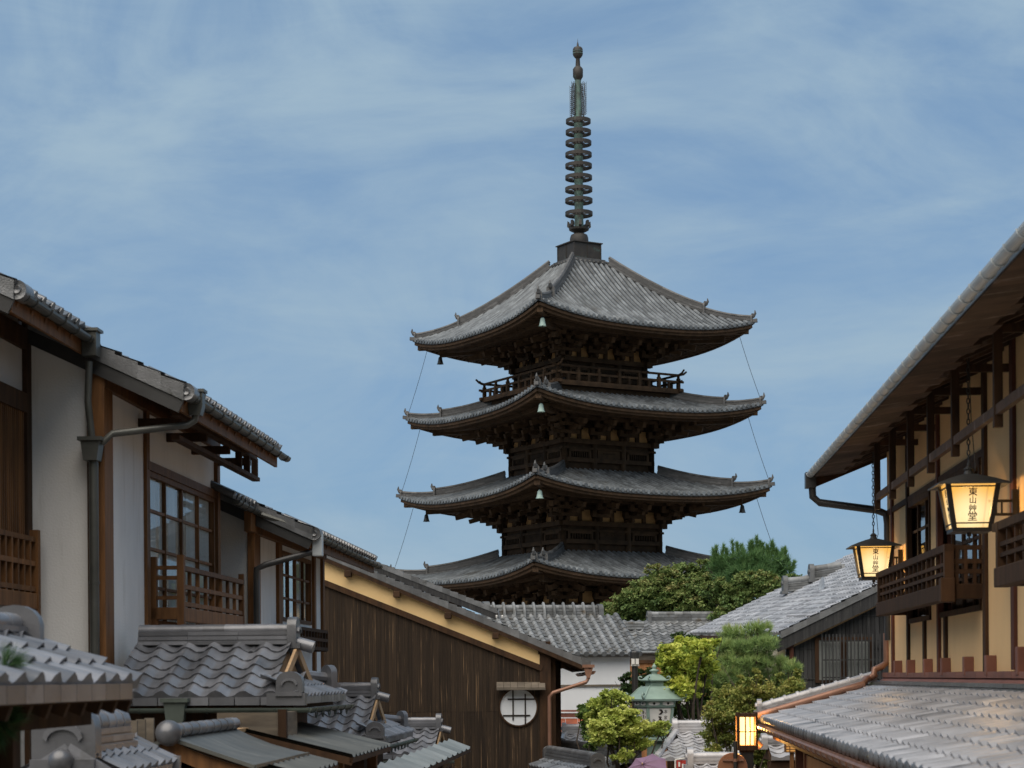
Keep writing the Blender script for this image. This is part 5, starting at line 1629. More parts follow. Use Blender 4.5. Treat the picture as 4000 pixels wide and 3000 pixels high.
# ------------------------------------------------------------------ small roofs and porches along the lane
def porch(name, label, cat, L0, L1, tr, dt, zr, ze, wing=True, oni=True, head=None, gname=None, tl=.25, pent_far=1.6):
    "gabled porch: ridge runs from the wall (L0) out to the gable (L1) at t = tr; slopes fall to t = tr -/+ dt"
    H = thing(name, label, cat, ST.w((L1 - .3, tr, gz(tr))), SA, gname)
    r = MB(ST)
    V = unit((0, 1, (zr - ze) / dt)); l = math.hypot(dt, zr - ze)
    ext = .26 if wing else 0
    sangawara(r, np.array((L0, tr - dt, ze)), (1, 0, 0), V, L1 - L0 + ext, l, tw=.262, tl=tl, amp=.062, th=.024, seg=10, lip=.06, power=1.35,
              xr=(lambda k: (0, L1 - L0 + (ext if k < .3 else 0))) if wing else None)
    sangawara(r, np.array((L1 + 0, tr + dt, ze)), (-1, 0, 0), unit((0, -1, (zr - ze) / dt)), L1 - L0, l, tw=.262, tl=tl, amp=.062, th=.024, seg=8)
    n = int((L1 - L0 + ext) / .262)
    for i in range(n):      # hanging front plates of the eave tiles
        a = L0 + .262 * i
        r.box((a + .004, tr - dt - .012, ze - .07), (a + .256, tr - dt + .01, ze + .01))
    rf = r.build('roof', 'tile_new', H)
    g = MB(ST)
    ridge(g, (L0, tr, zr - .0), (L1 - .06, tr, zr - .0), .22, .15, 3, .065, .24)
    onigawara(g, Vector(SW((0, 0, 0))) * 0 + Vector((L1 - .07, tr, zr - .04)), (1, 0, 0), .26, .34, .1)
    g.tube([(L1 + .02, tr, zr + .02), (L1 + .2, tr, zr - .03)], .07, 10)
    g.build('ridge', 'tile_new', rf)
    b = MB(ST)
    for s in (-1, 1):
        b.beam((L1 + .02, tr, zr - .05), (L1 + .02, tr + s * dt * .72, ze + (zr - ze) * .28 - .06), .03, .1)
        b.beam((L1 - .1, tr, zr - .13), (L1 - .1, tr + s * dt * .7, ze + (zr - ze) * .3 - .13), .05, .12)
    b.build('bargeboards', 'wood_light', H)
    b = MB(ST)
    b.prism([(L1 - .2, tr, zr - .06), (L1 - .2, tr - dt * .95, ze), (L1 - .2, tr + dt * .95, ze)], (-.1, 0, 0)); b.box((L0, tr - dt + .35, gz(tr)), (L1 - .05, tr + dt - .3, ze - .04)); b.box((L0, tr - dt + .06, ze - .11), (L1 + .2, tr + dt, ze - .075))
    b.build('porch_body', 'wood_dark', H)
    if wing:
        w = MB(ST)
        zt = ze + (zr - ze) * .30
        s = (zt - ze) / .36
        sangawara(w, np.array((L1 + .30, tr - dt, ze)), (0, 1, 0), unit((-1, 0, s)), dt + pent_far, .42, tw=.22, tl=.19, amp=.04, th=.02, seg=6, lip=.05)
        for i in range(int((dt + pent_far) / .22)): w.box((L1 + .295, tr - dt + .22 * i + .004, ze - .06), (L1 + .315, tr - dt + .22 * i + .216, ze + .015))
        w.build('pent_roof', 'tile_new', H)
        o = MB(ST)
        onigawara(o, Vector((L1 + .17, tr - dt + .10, ze + .02)), (0, -1, 0), .27, .25, .12, scroll=False)
        o.box((L1 - .06, tr - dt - .03, ze - .075), (L1 + .33, tr - dt + .1, ze + .05))
        o.tube([(L1 + .17, tr - dt + .1, ze + .12), (L1 + .1, tr - dt + .42, ze + .2)], .07, 8)
        o.build('corner_tile', 'tile_new', rf)
        o = MB(ST); e_ = Vector((L1 + .12, tr + pent_far - .3, zt - .08)); onigawara(o, e_, (.6, .5, 0), .24, .26, .08)
        o.tube([e_ + Vector((0, .02, .12)), e_ + Vector((-.3, -.25, .16))], .055, 8); o.build('pent_end_tile', 'tile_new', rf)
    g = MB(ST)
    gutter(g, (L0, tr - dt - .05, ze - .095), (L1 + .38, tr - dt - .05, ze - .10), .05, .7)
    if wing:
        gutter(g, (L1 + .36, tr - dt - .05, ze - .10), (L1 + .36, tr + pent_far, ze - .11), .045, .5)
        for k in range(6):
            t = tr - dt + .5 + .42 * k
            g.tube([(L1 + .36, t + .06 * math.cos(a), ze - .15 + .06 * math.sin(a)) for a in np.linspace(math.pi, 2 * math.pi, 8)], .007, 4)
    g.build('gutter', 'copper_green', H)
    if head:
        h = MB(ST); c = np.array((head, tr - dt - .06, ze - .02))
        h.prism([c + (-.11, -.06, -.01), c + (.11, -.06, -.01), c + (.09, -.06, -.2), c + (.03, -.06, -.28), c + (-.04, -.06, -.28), c + (-.09, -.06, -.2)], (0, .12, 0))
        h.box(c + (-.14, -.09, -.015), c + (.14, .08, .025)); h.tube([c + (0, 0, -.26), c + (0, .02, -.6)], .035, 8)
        h.build('rain_head', 'copper_green', H)
    return H
porch('porch', 'porch roof of grey wavy tiles with gable end, below the balcony of the white house', 'porch', -5.32, -3.62, 20.5, 1.32, .36, -.20, head=-4.6, gname='tiled porches on the left of the lane')
porch('porch', 'second tiled porch roof, standing between metal lean-to roofs and the plank wall', 'porch', -5.0, -4.02, 30.0, 1.45, -.30, -.93, gname='tiled porches on the left of the lane', pent_far=2.4)
porch('porch', 'small farthest tiled porch roof against the dark plank wall', 'porch', -4.9, -3.62, 36.0, 1.2, -.98, -1.42, wing=False, gname='tiled porches on the left of the lane')

def build_left_small():
    # flashing strip where the first porch meets the house wall
    # tiled gate roof at the left edge
    H = thing('gate_house', 'tiled gate roof with stacked ridge, at the left edge behind pine tufts', 'gate', ST.w((-3.2, 9.4, gz(9.4))), SA)
    Le, ze, Lr, zr, ta, tb = -2.80, -.035, -3.42, .205, 6.5, 10.75
    r = MB(ST)
    s = (zr - ze) / (Le - Lr); l = math.hypot(zr - ze, Le - Lr)
    sangawara(r, np.array((Le, ta, ze)), (0, 1, 0), unit((-1, 0, s)), tb - ta, l, tw=.27, tl=.215, amp=.05, th=.028, seg=10, lip=.05, power=1.3)
    sangawara(r, np.array((2 * Lr - Le, ta, ze)), (0, 1, 0), unit((1, 0, s)), tb - ta, l, tw=.27, tl=.215, amp=.05, th=.028, seg=6)
    for i in range(int((tb - ta) / .27)): r.box((Le - .005, ta + .27 * i + .004, ze - .075), (Le + .02, ta + .27 * i + .266, ze + .012))
    rf = r.build('roof', 'tile_new', H)
    g = MB(ST); ridge(g, (Lr - .06, ta, zr - .03), (Lr - .06, tb - .1, zr - .03), .24, .13, 3, .06, .22); onigawara(g, Vector((Lr - .06, tb - .12, zr - .05)), (0, 1, 0), .30, .27, .08); g.build('ridge', 'tile_new', rf)
    b = MB(ST)
    for t in np.arange(ta, tb, .3): b.beam((Le - .04, t, ze - .12), (Lr, t, ze - .12 + (Le - .04 - Lr) * s), .05, .07)
    b.prism([(Le - .02, ta, ze - .085), (Lr, ta, zr - .09), (2 * Lr - Le, ta, ze - .085), (2 * Lr - Le, ta, ze - .06), (Lr, ta, zr - .06), (Le - .02, ta, ze - .06)], (0, tb - ta - .06, 0))
    b.box((-3.1, ta, -.25), (-3.0, tb - .25, -.16)); b.build('eaves', 'wood_dark', rf)
    for x, t in ((-3.5, 10.3), (-3.06, 9.2)):
        p = MB(ST); p.box((x - .06, t - .06, gz(t)), (x + .06, t + .06, -.16)); p.build('post', 'wood_dark', H)
    w = MB(ST); w.box((-3.6, ta, gz(8)), (-3.5, tb - .1, -.15)); w.build('door_leaf', 'wood_dark', H)
    # tile-capped garden wall with ridge-end tile
    H = thing('garden_wall', 'garden wall with tiled coping and big arched ridge-end tile with a ball', 'wall', ST.w((-3.63, 12.5, gz(12.5))), SA)
    L, z, ta, tb = -3.63, -.46, 12.2, 13.8
    r = MB(ST)
    for s_ in (1, -1):
        sangawara(r, np.array((L + s_ * .30, ta if s_ > 0 else tb, z - .16)), (0, s_, 0), unit((-s_, 0, .58)), tb - ta, .33, tw=.21, tl=.165, amp=.04, th=.02, seg=8, lip=.05, power=1.3)
        for i in range(int((tb - ta) / .21)): r.box((L + s_ * .295, ta + .21 * i + .004, z - .215), (L + s_ * .315, ta + .21 * i + .206, z - .15))
        r.beam((L + s_ * .30, ta - .02, z - .17), (L, ta - .02, z + .02), .05, .07)
    r.box((L + .26, tb - .02, z - .22), (L + .34, tb + .03, z - .1))
    r.build('coping', 'tile_new', H)
    g = MB(ST); ridge(g, (L, ta + .06, z - .02), (L, tb - .4, z - .02), .27, .16, 3, .095, .2); onigawara(g, Vector((L - .03, ta + .1, z - .12)), (0, -1, 0), .42, .42, .14); sphere(g, (L - .03, ta - .10, z - .06), .08); g.build('ridge', 'tile_new', H)
    w = MB(ST); w.box((L - .1, ta + .1, gz(ta)), (L + .1, tb, z - .1)); w.build('wall_body', 'wood_dark', H)
    # weathered board fence beyond
    F_ = thing('board_fence', 'short fence of grey weathered boards behind the garden wall', 'fence', ST.w((-4.0, 15.0, gz(15))), SA)
    m = MB(ST)
    for i in range(3):
        p = sp(498 + 33 * i, 2815, -4.0 + .03 * i); m.box((p[0] - .0, p[1], gz(15)), (p[0] + .075, p[1] + .03, p[2] + .01 * i))
    m.build('boards', 'wood_grey', F_)
    m = MB(ST); p = sp(600, 2868, -4.1); m.box((p[0], p[1] + .3, p[2] - .03), (p[0] + .42, p[1] + 2.0, p[2])); m.box((p[0], p[1] + .3, p[2] - .12), (p[0] + .42, p[1] + .36, p[2] - .03)); m.build('cap_board', 'wood_light', F_)
    # copper gable roof with ball
    H = thing('gate_canopy', 'small sheet-metal gabled canopy with a grey ball ridge end and wooden gable boards', 'canopy', ST.w((-3.68, 15, gz(15))), SA)
    L, ta, tb, z0 = -3.68, 15.1, 17.6, -.46
    r = MB(ST)
    for s_ in (1, -1):
        g = []
        for k in range(5):
            x = .68 * k / 4; zz = z0 - .23 * (k / 4) + .03 * math.sin(math.pi * k / 4) * -1
            g.append([(L + s_ * x, t, zz) for t in (ta, ta + .8, ta + 1.6, tb)])
        r.grid(g, .5); r.grid(np.array(g) - np.array((0, 0, .025)), .3)
        r.beam((L + s_ * .68, ta, z0 - .24), (L + s_ * .68, tb, z0 - .24), .03, .03)
        r.beam((L, ta + .0, z0 - .015), (L + s_ * .68, ta + .0, z0 - .245), .02, .03)
    r.build('sheet_roof', 'sheet_metal', H)
    r = MB(ST)
    for i in range(9):
        a = ta + (tb - ta) * i / 9; r.tube([(L, a, z0 + .045), (L, a + (tb - ta) / 9, z0 + .045)], [.062, .055], 10)
    sphere(r, (L, ta - .05, z0 + .03), .105, 18)
    r.build('ridge', 'tile_new', H, smooth=True)
    b = MB(ST)
    for s_ in (1, -1): b.prism([(L, ta + .05, z0 - .02), (L + s_ * .66, ta + .05, z0 - .26), (L + s_ * .6, ta + .05, z0 - .42), (L, ta + .05, z0 - .17)], (0, .04, 0))
    b.build('gable_boards', 'wood', H)
    b = MB(ST); b.box((L - .5, ta + .2, gz(15)), (L + .42, ta + .3, z0 - .34)); b.box((L - .5, ta + .3, z0 - .34), (L + .5, tb, z0 - .26)); b.build('body', 'wood_dark', H)
    # boarded box beyond, beneath the porch eave
    B = thing('timber_cabinet', 'brown boarded cabinet beneath the first porch eave, beside its rain head', 'cabinet', ST.w((-3.9, 18.6, gz(18.6))), SA)
    m = MB(ST); a, c = sp(1008, 2785, -3.72), sp(1160, 2785, -3.35)
    m.box((-4.0, 18.3, gz(18)), (-3.36, 18.36, -.33)); m.box((-3.42, 18.36, gz(18)), (-3.36, 19.1, -.33)); m.build('boards', 'wood_grey', B); 
    m = MB(ST); m.box((-3.40, 18.26, gz(18)), (-3.32, 18.34, -.30)); m.build('corner_post', 'wood_dark', B)
    # standing-seam lean-to roofs
    def leanto(label, La, za, Lb, zb, ta, tb, n, m, post=True):
        H = thing('lean_to', label, 'lean-to', ST.w((Lb, ta, gz(ta))), SA, 'sheet-metal lean-to roofs on the left of the lane')
        r = MB(ST); g = []
        N_ = n * 4
        for k in range(2):
            x, z = ((La, za), (Lb, zb))[k]
            g.append([(x, ta + (tb - ta) * i / N_, z + (.03 if i % 4 == 0 else (.004 if i % 2 else -.004))) for i in range(N_ + 1)])
        r.grid(g, np.repeat(RNG.random(n), 4)); r.grid(np.array(g) - np.array((0, 0, .02)), .2)
        r.build('sheets', m, H)
        e = MB(ST)
        e.beam((Lb - .01, ta, zb - .03), (Lb - .01, tb, zb - .03), .03, .05); e.beam((La, ta + .02, za - .045), (Lb, ta + .02, zb - .045), .04, .07); e.beam((La, tb - .02, za - .045), (Lb, tb - .02, zb - .045), .04, .07)
        e.build('edge_boards', 'wood_dark', H)
        if post:
            for t in (ta + .25, tb - .25):
                p = MB(ST); p.box((Lb - .22, t - .05, gz(t)), (Lb - .12, t + .05, zb - .02)); p.build('post', 'wood_light' if t > 25 else 'wood', H)
            p = MB(ST); p.box((Lb - .3, ta + .3, gz(ta)), (Lb - .26, tb - .3, zb - .25)); p.build('screen', 'wood_dark', H)
        return H
    leanto('ribbed sheet-metal lean-to roof in front of the second porch', -3.70, -.50, -2.66, -.755, 18.1, 21.0, 11, 'sheet_metal')
    leanto('lower ribbed metal lean-to roof at the bottom edge beside the canopy', -3.5, -.60, -2.72, -.80, 15.6, 17.6, 8, 'sheet_metal')
    leanto('pale sheet-metal awning sloping beside the dark plank wall', -2.90, -1.00, -2.56, -1.13, 20.5, 30.2, 13, 'sheet_pale')
build_left_small()

# ------------------------------------------------------------------ low roofs in the middle of the picture
def low_roof(name, label, cat, P, Q, fall, drop, kind='san', m='tile', post=True, ridge_k=(.24, .16, 3, .07), oni=(.3, .34), group=None, tw=.25, hip=0):
    "roof with a level ridge from P to Q, slope falling towards the viewer by (fall, drop)"
    P, Q = np.array(P, float), np.array(Q, float); Q[2] = P[2]
    d = unit(Q - P); n = np.array((d[1], -d[0], 0))
    if n[1] > 0: n = -n
    l = np.linalg.norm(Q - P)
    base = P + n * fall * .5
    H = thing(name, label, cat, (base[0], base[1], gz(base[1])), math.atan2(d[1], d[0]), group)
    r = MB()
    E0 = P + n * fall - np.array((0, 0, drop)); V = unit(-n * fall + np.array((0, 0, drop))); ll = math.hypot(fall, drop)
    E1 = Q - n * fall - np.array((0, 0, drop)); V1 = unit(n * fall + np.array((0, 0, drop)))
    if kind == 'san':
        sangawara(r, E0 - d * hip, d, V, l + hip, ll, tw=tw, tl=.21, amp=.045, th=.025, seg=6, xr=(lambda k: (hip * k, l + hip)) if hip else None);
        if hip: r.tube([E0 - d * hip + (0, 0, .05), P + (0, 0, .05)], .06, 8); sangawara(r, E1, -d, V1, l, ll, tw=tw, tl=.21, amp=.045, seg=4)
    else:
        roundtile(r, E0, d, V, l, ll, pitch=tw, tl=.25, r=.055); roundtile(r, E1, -d, V1, l, ll, pitch=tw, tl=.25, r=.055)
    rf = r.build('roof', m, H)
    g = MB(); w_, h_, k_, c_ = ridge_k
    ridge(g, P, Q, w_, h_, k_, c_, .2); onigawara(g, Vector(P) + Vector((0, 0, -.06)), tuple(-d), oni[0], oni[1], .1); onigawara(g, Vector(Q) + Vector((0, 0, -.06)), tuple(d), oni[0], oni[1], .1)
    g.build('ridge', m, rf)
    b = MB()
    c0 = P + n * fall * .7; c1 = Q + n * fall * .7
    b.prism([P + n * fall * .95 + (0, 0, -drop - .03), P + (0, 0, -.04), P - n * fall * .95 + (0, 0, -drop - .03)], tuple((Q - P)))
    b.beam(c0 + (0, 0, -drop - .1), c1 + (0, 0, -drop - .1), .12, .12)
    for k in range(3):
        p = c0 + (c1 - c0) * (.04 + .46 * k); b.box(p + (-.05, -.05, 0) - (0, 0, drop + .1), np.array((p[0] + .05, p[1] + .05, gz(p[1]))))
    b.build('frame', 'wood_dark', H)
    w = MB(); m0 = P + n * fall * .25; m1 = Q + n * fall * .25
    w.prism([m0 + (0, 0, -drop - .05), m1 + (0, 0, -drop - .05), np.array((m1[0], m1[1], gz(m1[1]))), np.array((m0[0], m0[1], gz(m0[1])))], tuple(-n * .1)); w.build('wall', 'wood_dark', H)
    return H
low_roof('shed', 'low shed with shiny tiled roof in front of the rusty lean-to', 'shed', at(2212, 2868, 46), at(2420, 2868, 46), 1.5, .42, tw=.26, hip=.3, m='tile_right')
low_roof('tiled_wall', 'long tiled wall coping with rib tiles, left of the pink parasol', 'wall', at(2186, 2934, 40), at(2470, 2934, 35.6), .75, .34, kind='round', tw=.24)
low_roof('tiled_wall', 'dark tiled coping at the foot of the copper downspout', 'wall', at(2150, 2962, 36.5), at(2330, 2962, 33.0), .4, .16, m='tile', oni=(.26, .3))
low_roof('gate_house', 'tiled gate roof right of the green bronze lantern', 'gate', at(2645, 2862, 37), at(2900, 2862, 37), 1.9, .44, tw=.25, m='tile_right', hip=.55)
low_roof('tiled_wall', 'tiled coping with rounded ridge left of the round sign', 'wall', at(2706, 2985, 31.5), at(2860, 2985, 31.5), .5, .2, ridge_k=(.24, .1, 2, .085), m='tile_right')
low_roof('shed', 'pale tiled roof glimpsed between the bronze lantern and the olive shrub', 'shed', at(2600, 2768, 47), at(2800, 2768, 47), 1.9, .42, m='tile_right')
low_roof('tea_gate', 'small tiled gate behind the street lamp with a lattice lamp under it', 'gate', at(2996, 2912, 31.0), at(3190, 2912, 31.0), .5, .2, ridge_k=(.2, .08, 2, .075), m='tile_right', oni=(.24, .26))

def build_middle_things():
    # lattice lamp box
    p = np.array(at(3093, 2937, 29.6)); T = thing('lattice_lamp', 'small dimly lit lattice box lamp under the inn eave', 'lamp', p)
    glowmat('dim_paper', (.75, .36, .10), .55)
    m = MB(); w_, h_ = .2, .165
    m.box(p + (-w_ / 2 + .012, -.06, .01), p + (w_ / 2 - .012, .06, h_ - .01)); m.build('paper_box', 'dim_paper', T)
    m = MB()
    for k in range(5): z = h_ * k / 4; m.box(p + (-w_ / 2, -.075, z - .007), p + (w_ / 2, .075, z + .007))
    for x in (-w_ / 2, -w_ * .2, w_ / 2): m.box(p + (x - .007, -.078, 0), p + (x + .007, .078, h_))
    m.box(p + (-.03, -.03, gz(29.6) - p[2]), p + (.03, .03, -.005)); m.build('lattice_frame', 'wood', T)
    # parasol
    p = np.array(at(2515, 2962, 33)); T = thing('parasol', 'faded pink parasol under the bright maple, mostly cut off by the frame', 'parasol', (p[0], p[1], gz(33)))
    m = MB(); rr = .40
    ax = Vector((-.35, -.62, .70)).normalized(); X_ = ax.orthogonal().normalized(); Y_ = ax.cross(X_)
    for k in range(8):
        a0, a1 = 2 * math.pi * k / 8 + .2, 2 * math.pi * (k + 1) / 8 + .2
        g = []
        for i in range(6):
            t = i / 5; row = []
            for s in np.linspace(0, 1, 5):
                a = a0 + (a1 - a0) * s; q = rr * t * (1 - .10 * t * math.sin(math.pi * s))
                row.append(np.array(Vector(p) + Vector((-.02, 0, -.10)) + X_ * q * math.cos(a) + Y_ * q * math.sin(a) + ax * (-.17 * t ** 1.5 - .02 * math.sin(math.pi * s))))
            g.append(row)
        m.grid(g)
    m.build('canopy', 'parasol', T)
    m = MB(); m.tube([p + (-.03, -.02, -.08), p + (.03, .2, -.35), np.array((p[0] + .03, p[1] + .2, gz(33)))], .013, 6); m.build('pole', 'wood_light', T)
    # red banner by the gate
    p = np.array(at(2656, 2990, 33)); T = thing('red_banner', 'small red and white cloth banner in the shade of the gate roof', 'banner', (p[0], p[1], gz(33)))
    m = MB(); m.grid([[p + (x, .02 * math.sin(x * 40), z) for x in np.linspace(-.06, .1, 6)] for z in (.09, -.15, -.5)]); m.build('cloth', 'banner_red', T)
    m = MB(); m.box(p + (-.03, -.035, -.02), p + (0, -.03, .06)); m.box(p + (.03, -.035, -.06), p + (.06, -.03, .03)); m.tube([p + (-.08, 0, .1), p + (.12, 0, .13)], .012, 5); m.tube([p + (-.08, 0, .1), np.array((p[0] - .08, p[1], gz(33)))], .015, 5); m.build('rod', 'white_paper', T)
    # lamp pole behind the bronze lantern
    p = np.array(at(2480, 2640, 42)); z = lambda v: at(2480, v, 42)[2]
    T = thing('utility_pole', 'thin dark pole with two white boxes behind the bronze lantern', 'pole', (p[0], p[1], gz(42)))
    fr = Fr((p[0], p[1], 0))
    m = MB(fr); m.lathe([(.075, gz(42)), (.065, z(2575)), (.06, z(2560))], (0, 0, 0), 12); m.build('shaft', 'black_iron', T)
    m = MB(fr); m.lathe([(.06, z(2575)), (.10, z(2570)), (.11, z(2548)), (.09, z(2543)), (.001, z(2542))], (0, 0, 0), 14); m.build('cap', 'gutter_dark', T)
    m = MB(fr)
    for s_ in (-1, 1): m.box((s_ * .045 - .035, -.14, z(2595)), (s_ * .045 + .035, -.07, z(2573)))
    m.box((-.09, -.1, z(2602)), (.09, -.06, z(2595))); m.build('boxes', 'white_paper', T)
    # bronze lantern
    Y = 38.0; px = Y / F
    p = np.array(at(2556, 2640, Y)); rz = R(20)
    T = thing('bronze_lantern', 'tall green bronze lantern with two roofs and inked white panels, half hidden by bright leaves', 'lantern', (p[0], p[1], gz(Y)), rz)
    fr = Fr((p[0], p[1], 0), rz); z = lambda v: at(2556, v, Y)[2]
    def sq(m, prof, sub=1, rnd=.5):
        v = []; f = []
        for a, zz in prof: v += [(-a, -a, zz), (a, -a, zz), (a, a, zz), (-a, a, zz)]
        for i in range(len(prof) - 1):
            for k in range(4): f.append((4 * i + k, 4 * i + (k + 1) % 4, 4 * i + 4 + (k + 1) % 4, 4 * i + 4 + k))
        f.append((3, 2, 1, 0)); n_ = 4 * (len(prof) - 1); f.append((n_, n_ + 1, n_ + 2, n_ + 3)); m.add(v, f, rnd)
    K = px / 1.28
    def curl(m, a, zz, s):
        for sx in (-1, 1):
            for sy in (-1, 1):
                o = np.array((sx * a, sy * a, zz)); dd = np.array((sx, sy, 0)) / math.sqrt(2)
                m.tube([o - dd * .05 * s] + [o + dd * (.03 * s + .05 * s * math.sin(t)) + np.array((0, 0, .05 * s * (1 - math.cos(t)))) for t in np.linspace(0, 4.4, 9)], .022 * s, 6)
    m = MB(fr)
    sq(m, [(105 * K, z(2737)), (108 * K, z(2730)), (96 * K, z(2722)), (80 * K, z(2710)), (66 * K, z(2695)), (56 * K, z(2686)), (46 * K, z(2681)), (34 * K, z(2680))])
    for sx in (-1, 1):
        for sy in (-1, 1): m.tube([(sx * a * K, sy * a * K, z(v) + .006) for a, v in ((107, 2730), (95, 2722), (80, 2710), (66, 2695), (46, 2681))], .014, 6)
    curl(m, 105 * K, z(2726), 1.0)
    m.build('main_roof', 'lantern_bronze', T)
    m = MB(fr); sq(m, [(34 * K, z(2682)), (34 * K, z(2662)), (37 * K, z(2661)), (37 * K, z(2657))])
    for k in range(-4, 5): m.box((k * 6 * K - .006, -36 * K, z(2680)), (k * 6 * K + .006, -33 * K, z(2664))); m.box((-36 * K, k * 6 * K - .006, z(2680)), (-33 * K, k * 6 * K + .006, z(2664)))
    m.build('neck', 'lantern_bronze', T)
    m = MB(fr); sq(m, [(50 * K, z(2660)), (51 * K, z(2656)), (42 * K, z(2650)), (30 * K, z(2640)), (18 * K, z(2634)), (13 * K, z(2633))]); curl(m, 50 * K, z(2656), .7); m.build('upper_roof', 'lantern_bronze', T)
    m = MB(fr); m.lathe([(15 * K, z(2634)), (15 * K, z(2625)), (24 * K, z(2622)), (24 * K, z(2618)), (12 * K, z(2614)), (9 * K, z(2611)), (13 * K, z(2607)), (12 * K, z(2602)), (6 * K, z(2598)), (1 * K, z(2591))], (0, 0, 0), 16); m.build('finial', 'lantern_bronze', T, smooth=True)
    m = MB(fr); sq(m, [(76 * K, z(2760)), (80 * K, z(2737))]); sq(m, [(69 * K, z(2765)), (78 * K, z(2759)), (78 * K, z(2756))])
    fz = m.build('frieze', 'lantern_bronze', T)
    m = MB(fr); d = MB(fr)
    for k in range(4):
        a = k * math.pi / 2
        rot = lambda x, y, zz: (x * math.cos(a) - y * math.sin(a), x * math.sin(a) + y * math.cos(a), zz)
        for s_ in (-1, 1):
            c = s_ * 38 * K; q = []
            for t in np.linspace(0, 2 * np.pi, 17)[:-1]: q.append(rot(c + 30 * K * math.copysign(min(1, abs(math.cos(t)) * 1.1), math.cos(t)), -78.6 * K - .004, z(2747.5) + 7 * px * math.copysign(min(1, abs(math.sin(t)) * 1.2), math.sin(t))))
            m.prism(q, rot(0, .006, 0)); d.prism([rot(c + 5 * K * 1.3 * math.cos(t), -79 * K - .008, z(2747) + 5 * px * math.sin(t)) for t in np.linspace(0, 2 * np.pi, 11)[:-1]], rot(0, .004, 0))
    m.build('oval_panels', 'white_paper', fz); d.build('oval_holes', 'ink', fz)
    m = MB(fr)
    at_, ab = 67 * K, 57 * K; zt, zb = z(2766), z(2852)
    for sx in (-1, 1):
        for sy in (-1, 1): m.beam((sx * at_, sy * at_, zt), (sx * ab, sy * ab, zb), .05, .05, up=(0, 1, 0))
    sq(m, [(60 * K, zb), (62 * K, z(2856)), (62 * K, z(2860)), (45 * K, z(2862)), (45 * K, z(2878)), (60 * K, z(2884)), (60 * K, z(2892)), (30 * K, z(2900)), (26 * K, gz(Y))][::-1])
    sq(m, [(at_ - .03, zt), (at_, zt + .03)])
    m.build('body_frame', 'lantern_bronze', T)
    for k in range(4):
        a = k * math.pi / 2
        rot = lambda x, y, zz: (x * math.cos(a) - y * math.sin(a), x * math.sin(a) + y * math.cos(a), zz)
        g = MB(fr); g.prism([rot(-at_ + .02, -at_ + .012, zt), rot(at_ - .02, -at_ + .012, zt), rot(ab - .02, -ab + .012, zb), rot(-ab + .02, -ab + .012, zb)], rot(0, .01, 0))
        pn = g.build('panel', 'white_paper', T)
        tx = MB(fr)
        yat = lambda zz: -(at_ + (ab - at_) * (zt - zz) / (zt - zb)) + .010
        def put(chars, x, z0, size, step, sqz=.9):
            for i, ch in enumerate(chars):
                zz = z0 - step * i
                v, f = text_mesh(ch, size, lambda X, Y_, Z_: rot(x + X, yat(zz + Y_) - Z_, zz + Y_), 'ink', 'ink', None, squash=sqz)
                tx.add(v, f)
        def stroke(pts, r): tx.tube([rot(x * K * 1.28, yat(z(v)) - .002, z(v)) for x, v in pts], [q * px for q in r], 5)
        if k in (0, 2):
            put('本家', 30 * K * 1.1, z(2781), .085, .115)
            stroke([(-2, 2772), (6, 2774), (10, 2780), (4, 2787), (-4, 2790)], [2, 4.5, 5, 4, 1]); stroke([(-2, 2798), (6, 2800), (2, 2808), (-7, 2818)], [1, 3, 3, 1.5]); stroke([(-5, 2797), (6, 2812), (14, 2818)], [1, 4, 1])
            stroke([(0, 2826), (9, 2822), (14, 2826), (12, 2838), (4, 2850)], [2, 2.5, 3, 2, 1]); stroke([(2, 2826), (0, 2840), (-6, 2850)], [2, 3.5, 2])
            put('為', -27 * K * 1.1, z(2818), .10, .11)
        else:
            put('御菓子司', 0, z(2783), .085, .09); put('京東山', 26 * K, z(2786), .05, .075, .6); put('清水坂', -26 * K, z(2800), .05, .075, .6)
        tx.build('lettering', 'ink', pn)
build_middle_things()

# ------------------------------------------------------------------ plants
def leaf_mesh(name, m, parent, C, size, rnd, up=.35, aspect=1.7, bend=True):
    "many small leaf faces at the points C (world)"
    n = len(C)
    nrm = RNG.normal(size=(n, 3)); nrm[:, 2] = np.abs(nrm[:, 2]) + up; nrm /= np.linalg.norm(nrm, axis=1)[:, None]
    a = np.cross(nrm, RNG.normal(size=(n, 3))); a /= np.linalg.norm(a, axis=1)[:, None] + 1e-9
    b = np.cross(nrm, a)
    s = (size * (.6 + .8 * RNG.random(n)))[:, None]
    V = np.stack([C - a * s * aspect * .5, C - b * s * .5 + a * s * .1, C + a * s * aspect * .5 - nrm * s * .15, C + b * s * .5 + a * s * .1], 1).reshape(-1, 3)
    Fc = np.arange(4 * n).reshape(-1, 4)
    return raw_mesh(name, m, parent, V, Fc, rnd)
def raw_mesh(name, m, parent, V, Fc, rnd):
    fr = Fr(parent['_o'], parent['_rz']); V = fr.inv(V).astype(np.float32)
    me = bpy.data.meshes.new(name); k = Fc.shape[1]; n = len(Fc)
    me.vertices.add(len(V)); me.vertices.foreach_set('co', V.ravel())
    me.loops.add(n * k); me.loops.foreach_set('vertex_index', Fc.astype(np.int32).ravel())
    me.polygons.add(n); me.polygons.foreach_set('loop_start', np.arange(0, n * k, k, dtype=np.int32))
    me.update(calc_edges=True)
    at_ = me.attributes.new('rnd', 'FLOAT', 'FACE'); at_.data.foreach_set('value', np.clip(rnd, 0, 1).astype(np.float32))
    me.materials.append(MATS[m])
    o = bpy.data.objects.new(name, me); COL.objects.link(o); o.parent = parent
    return o
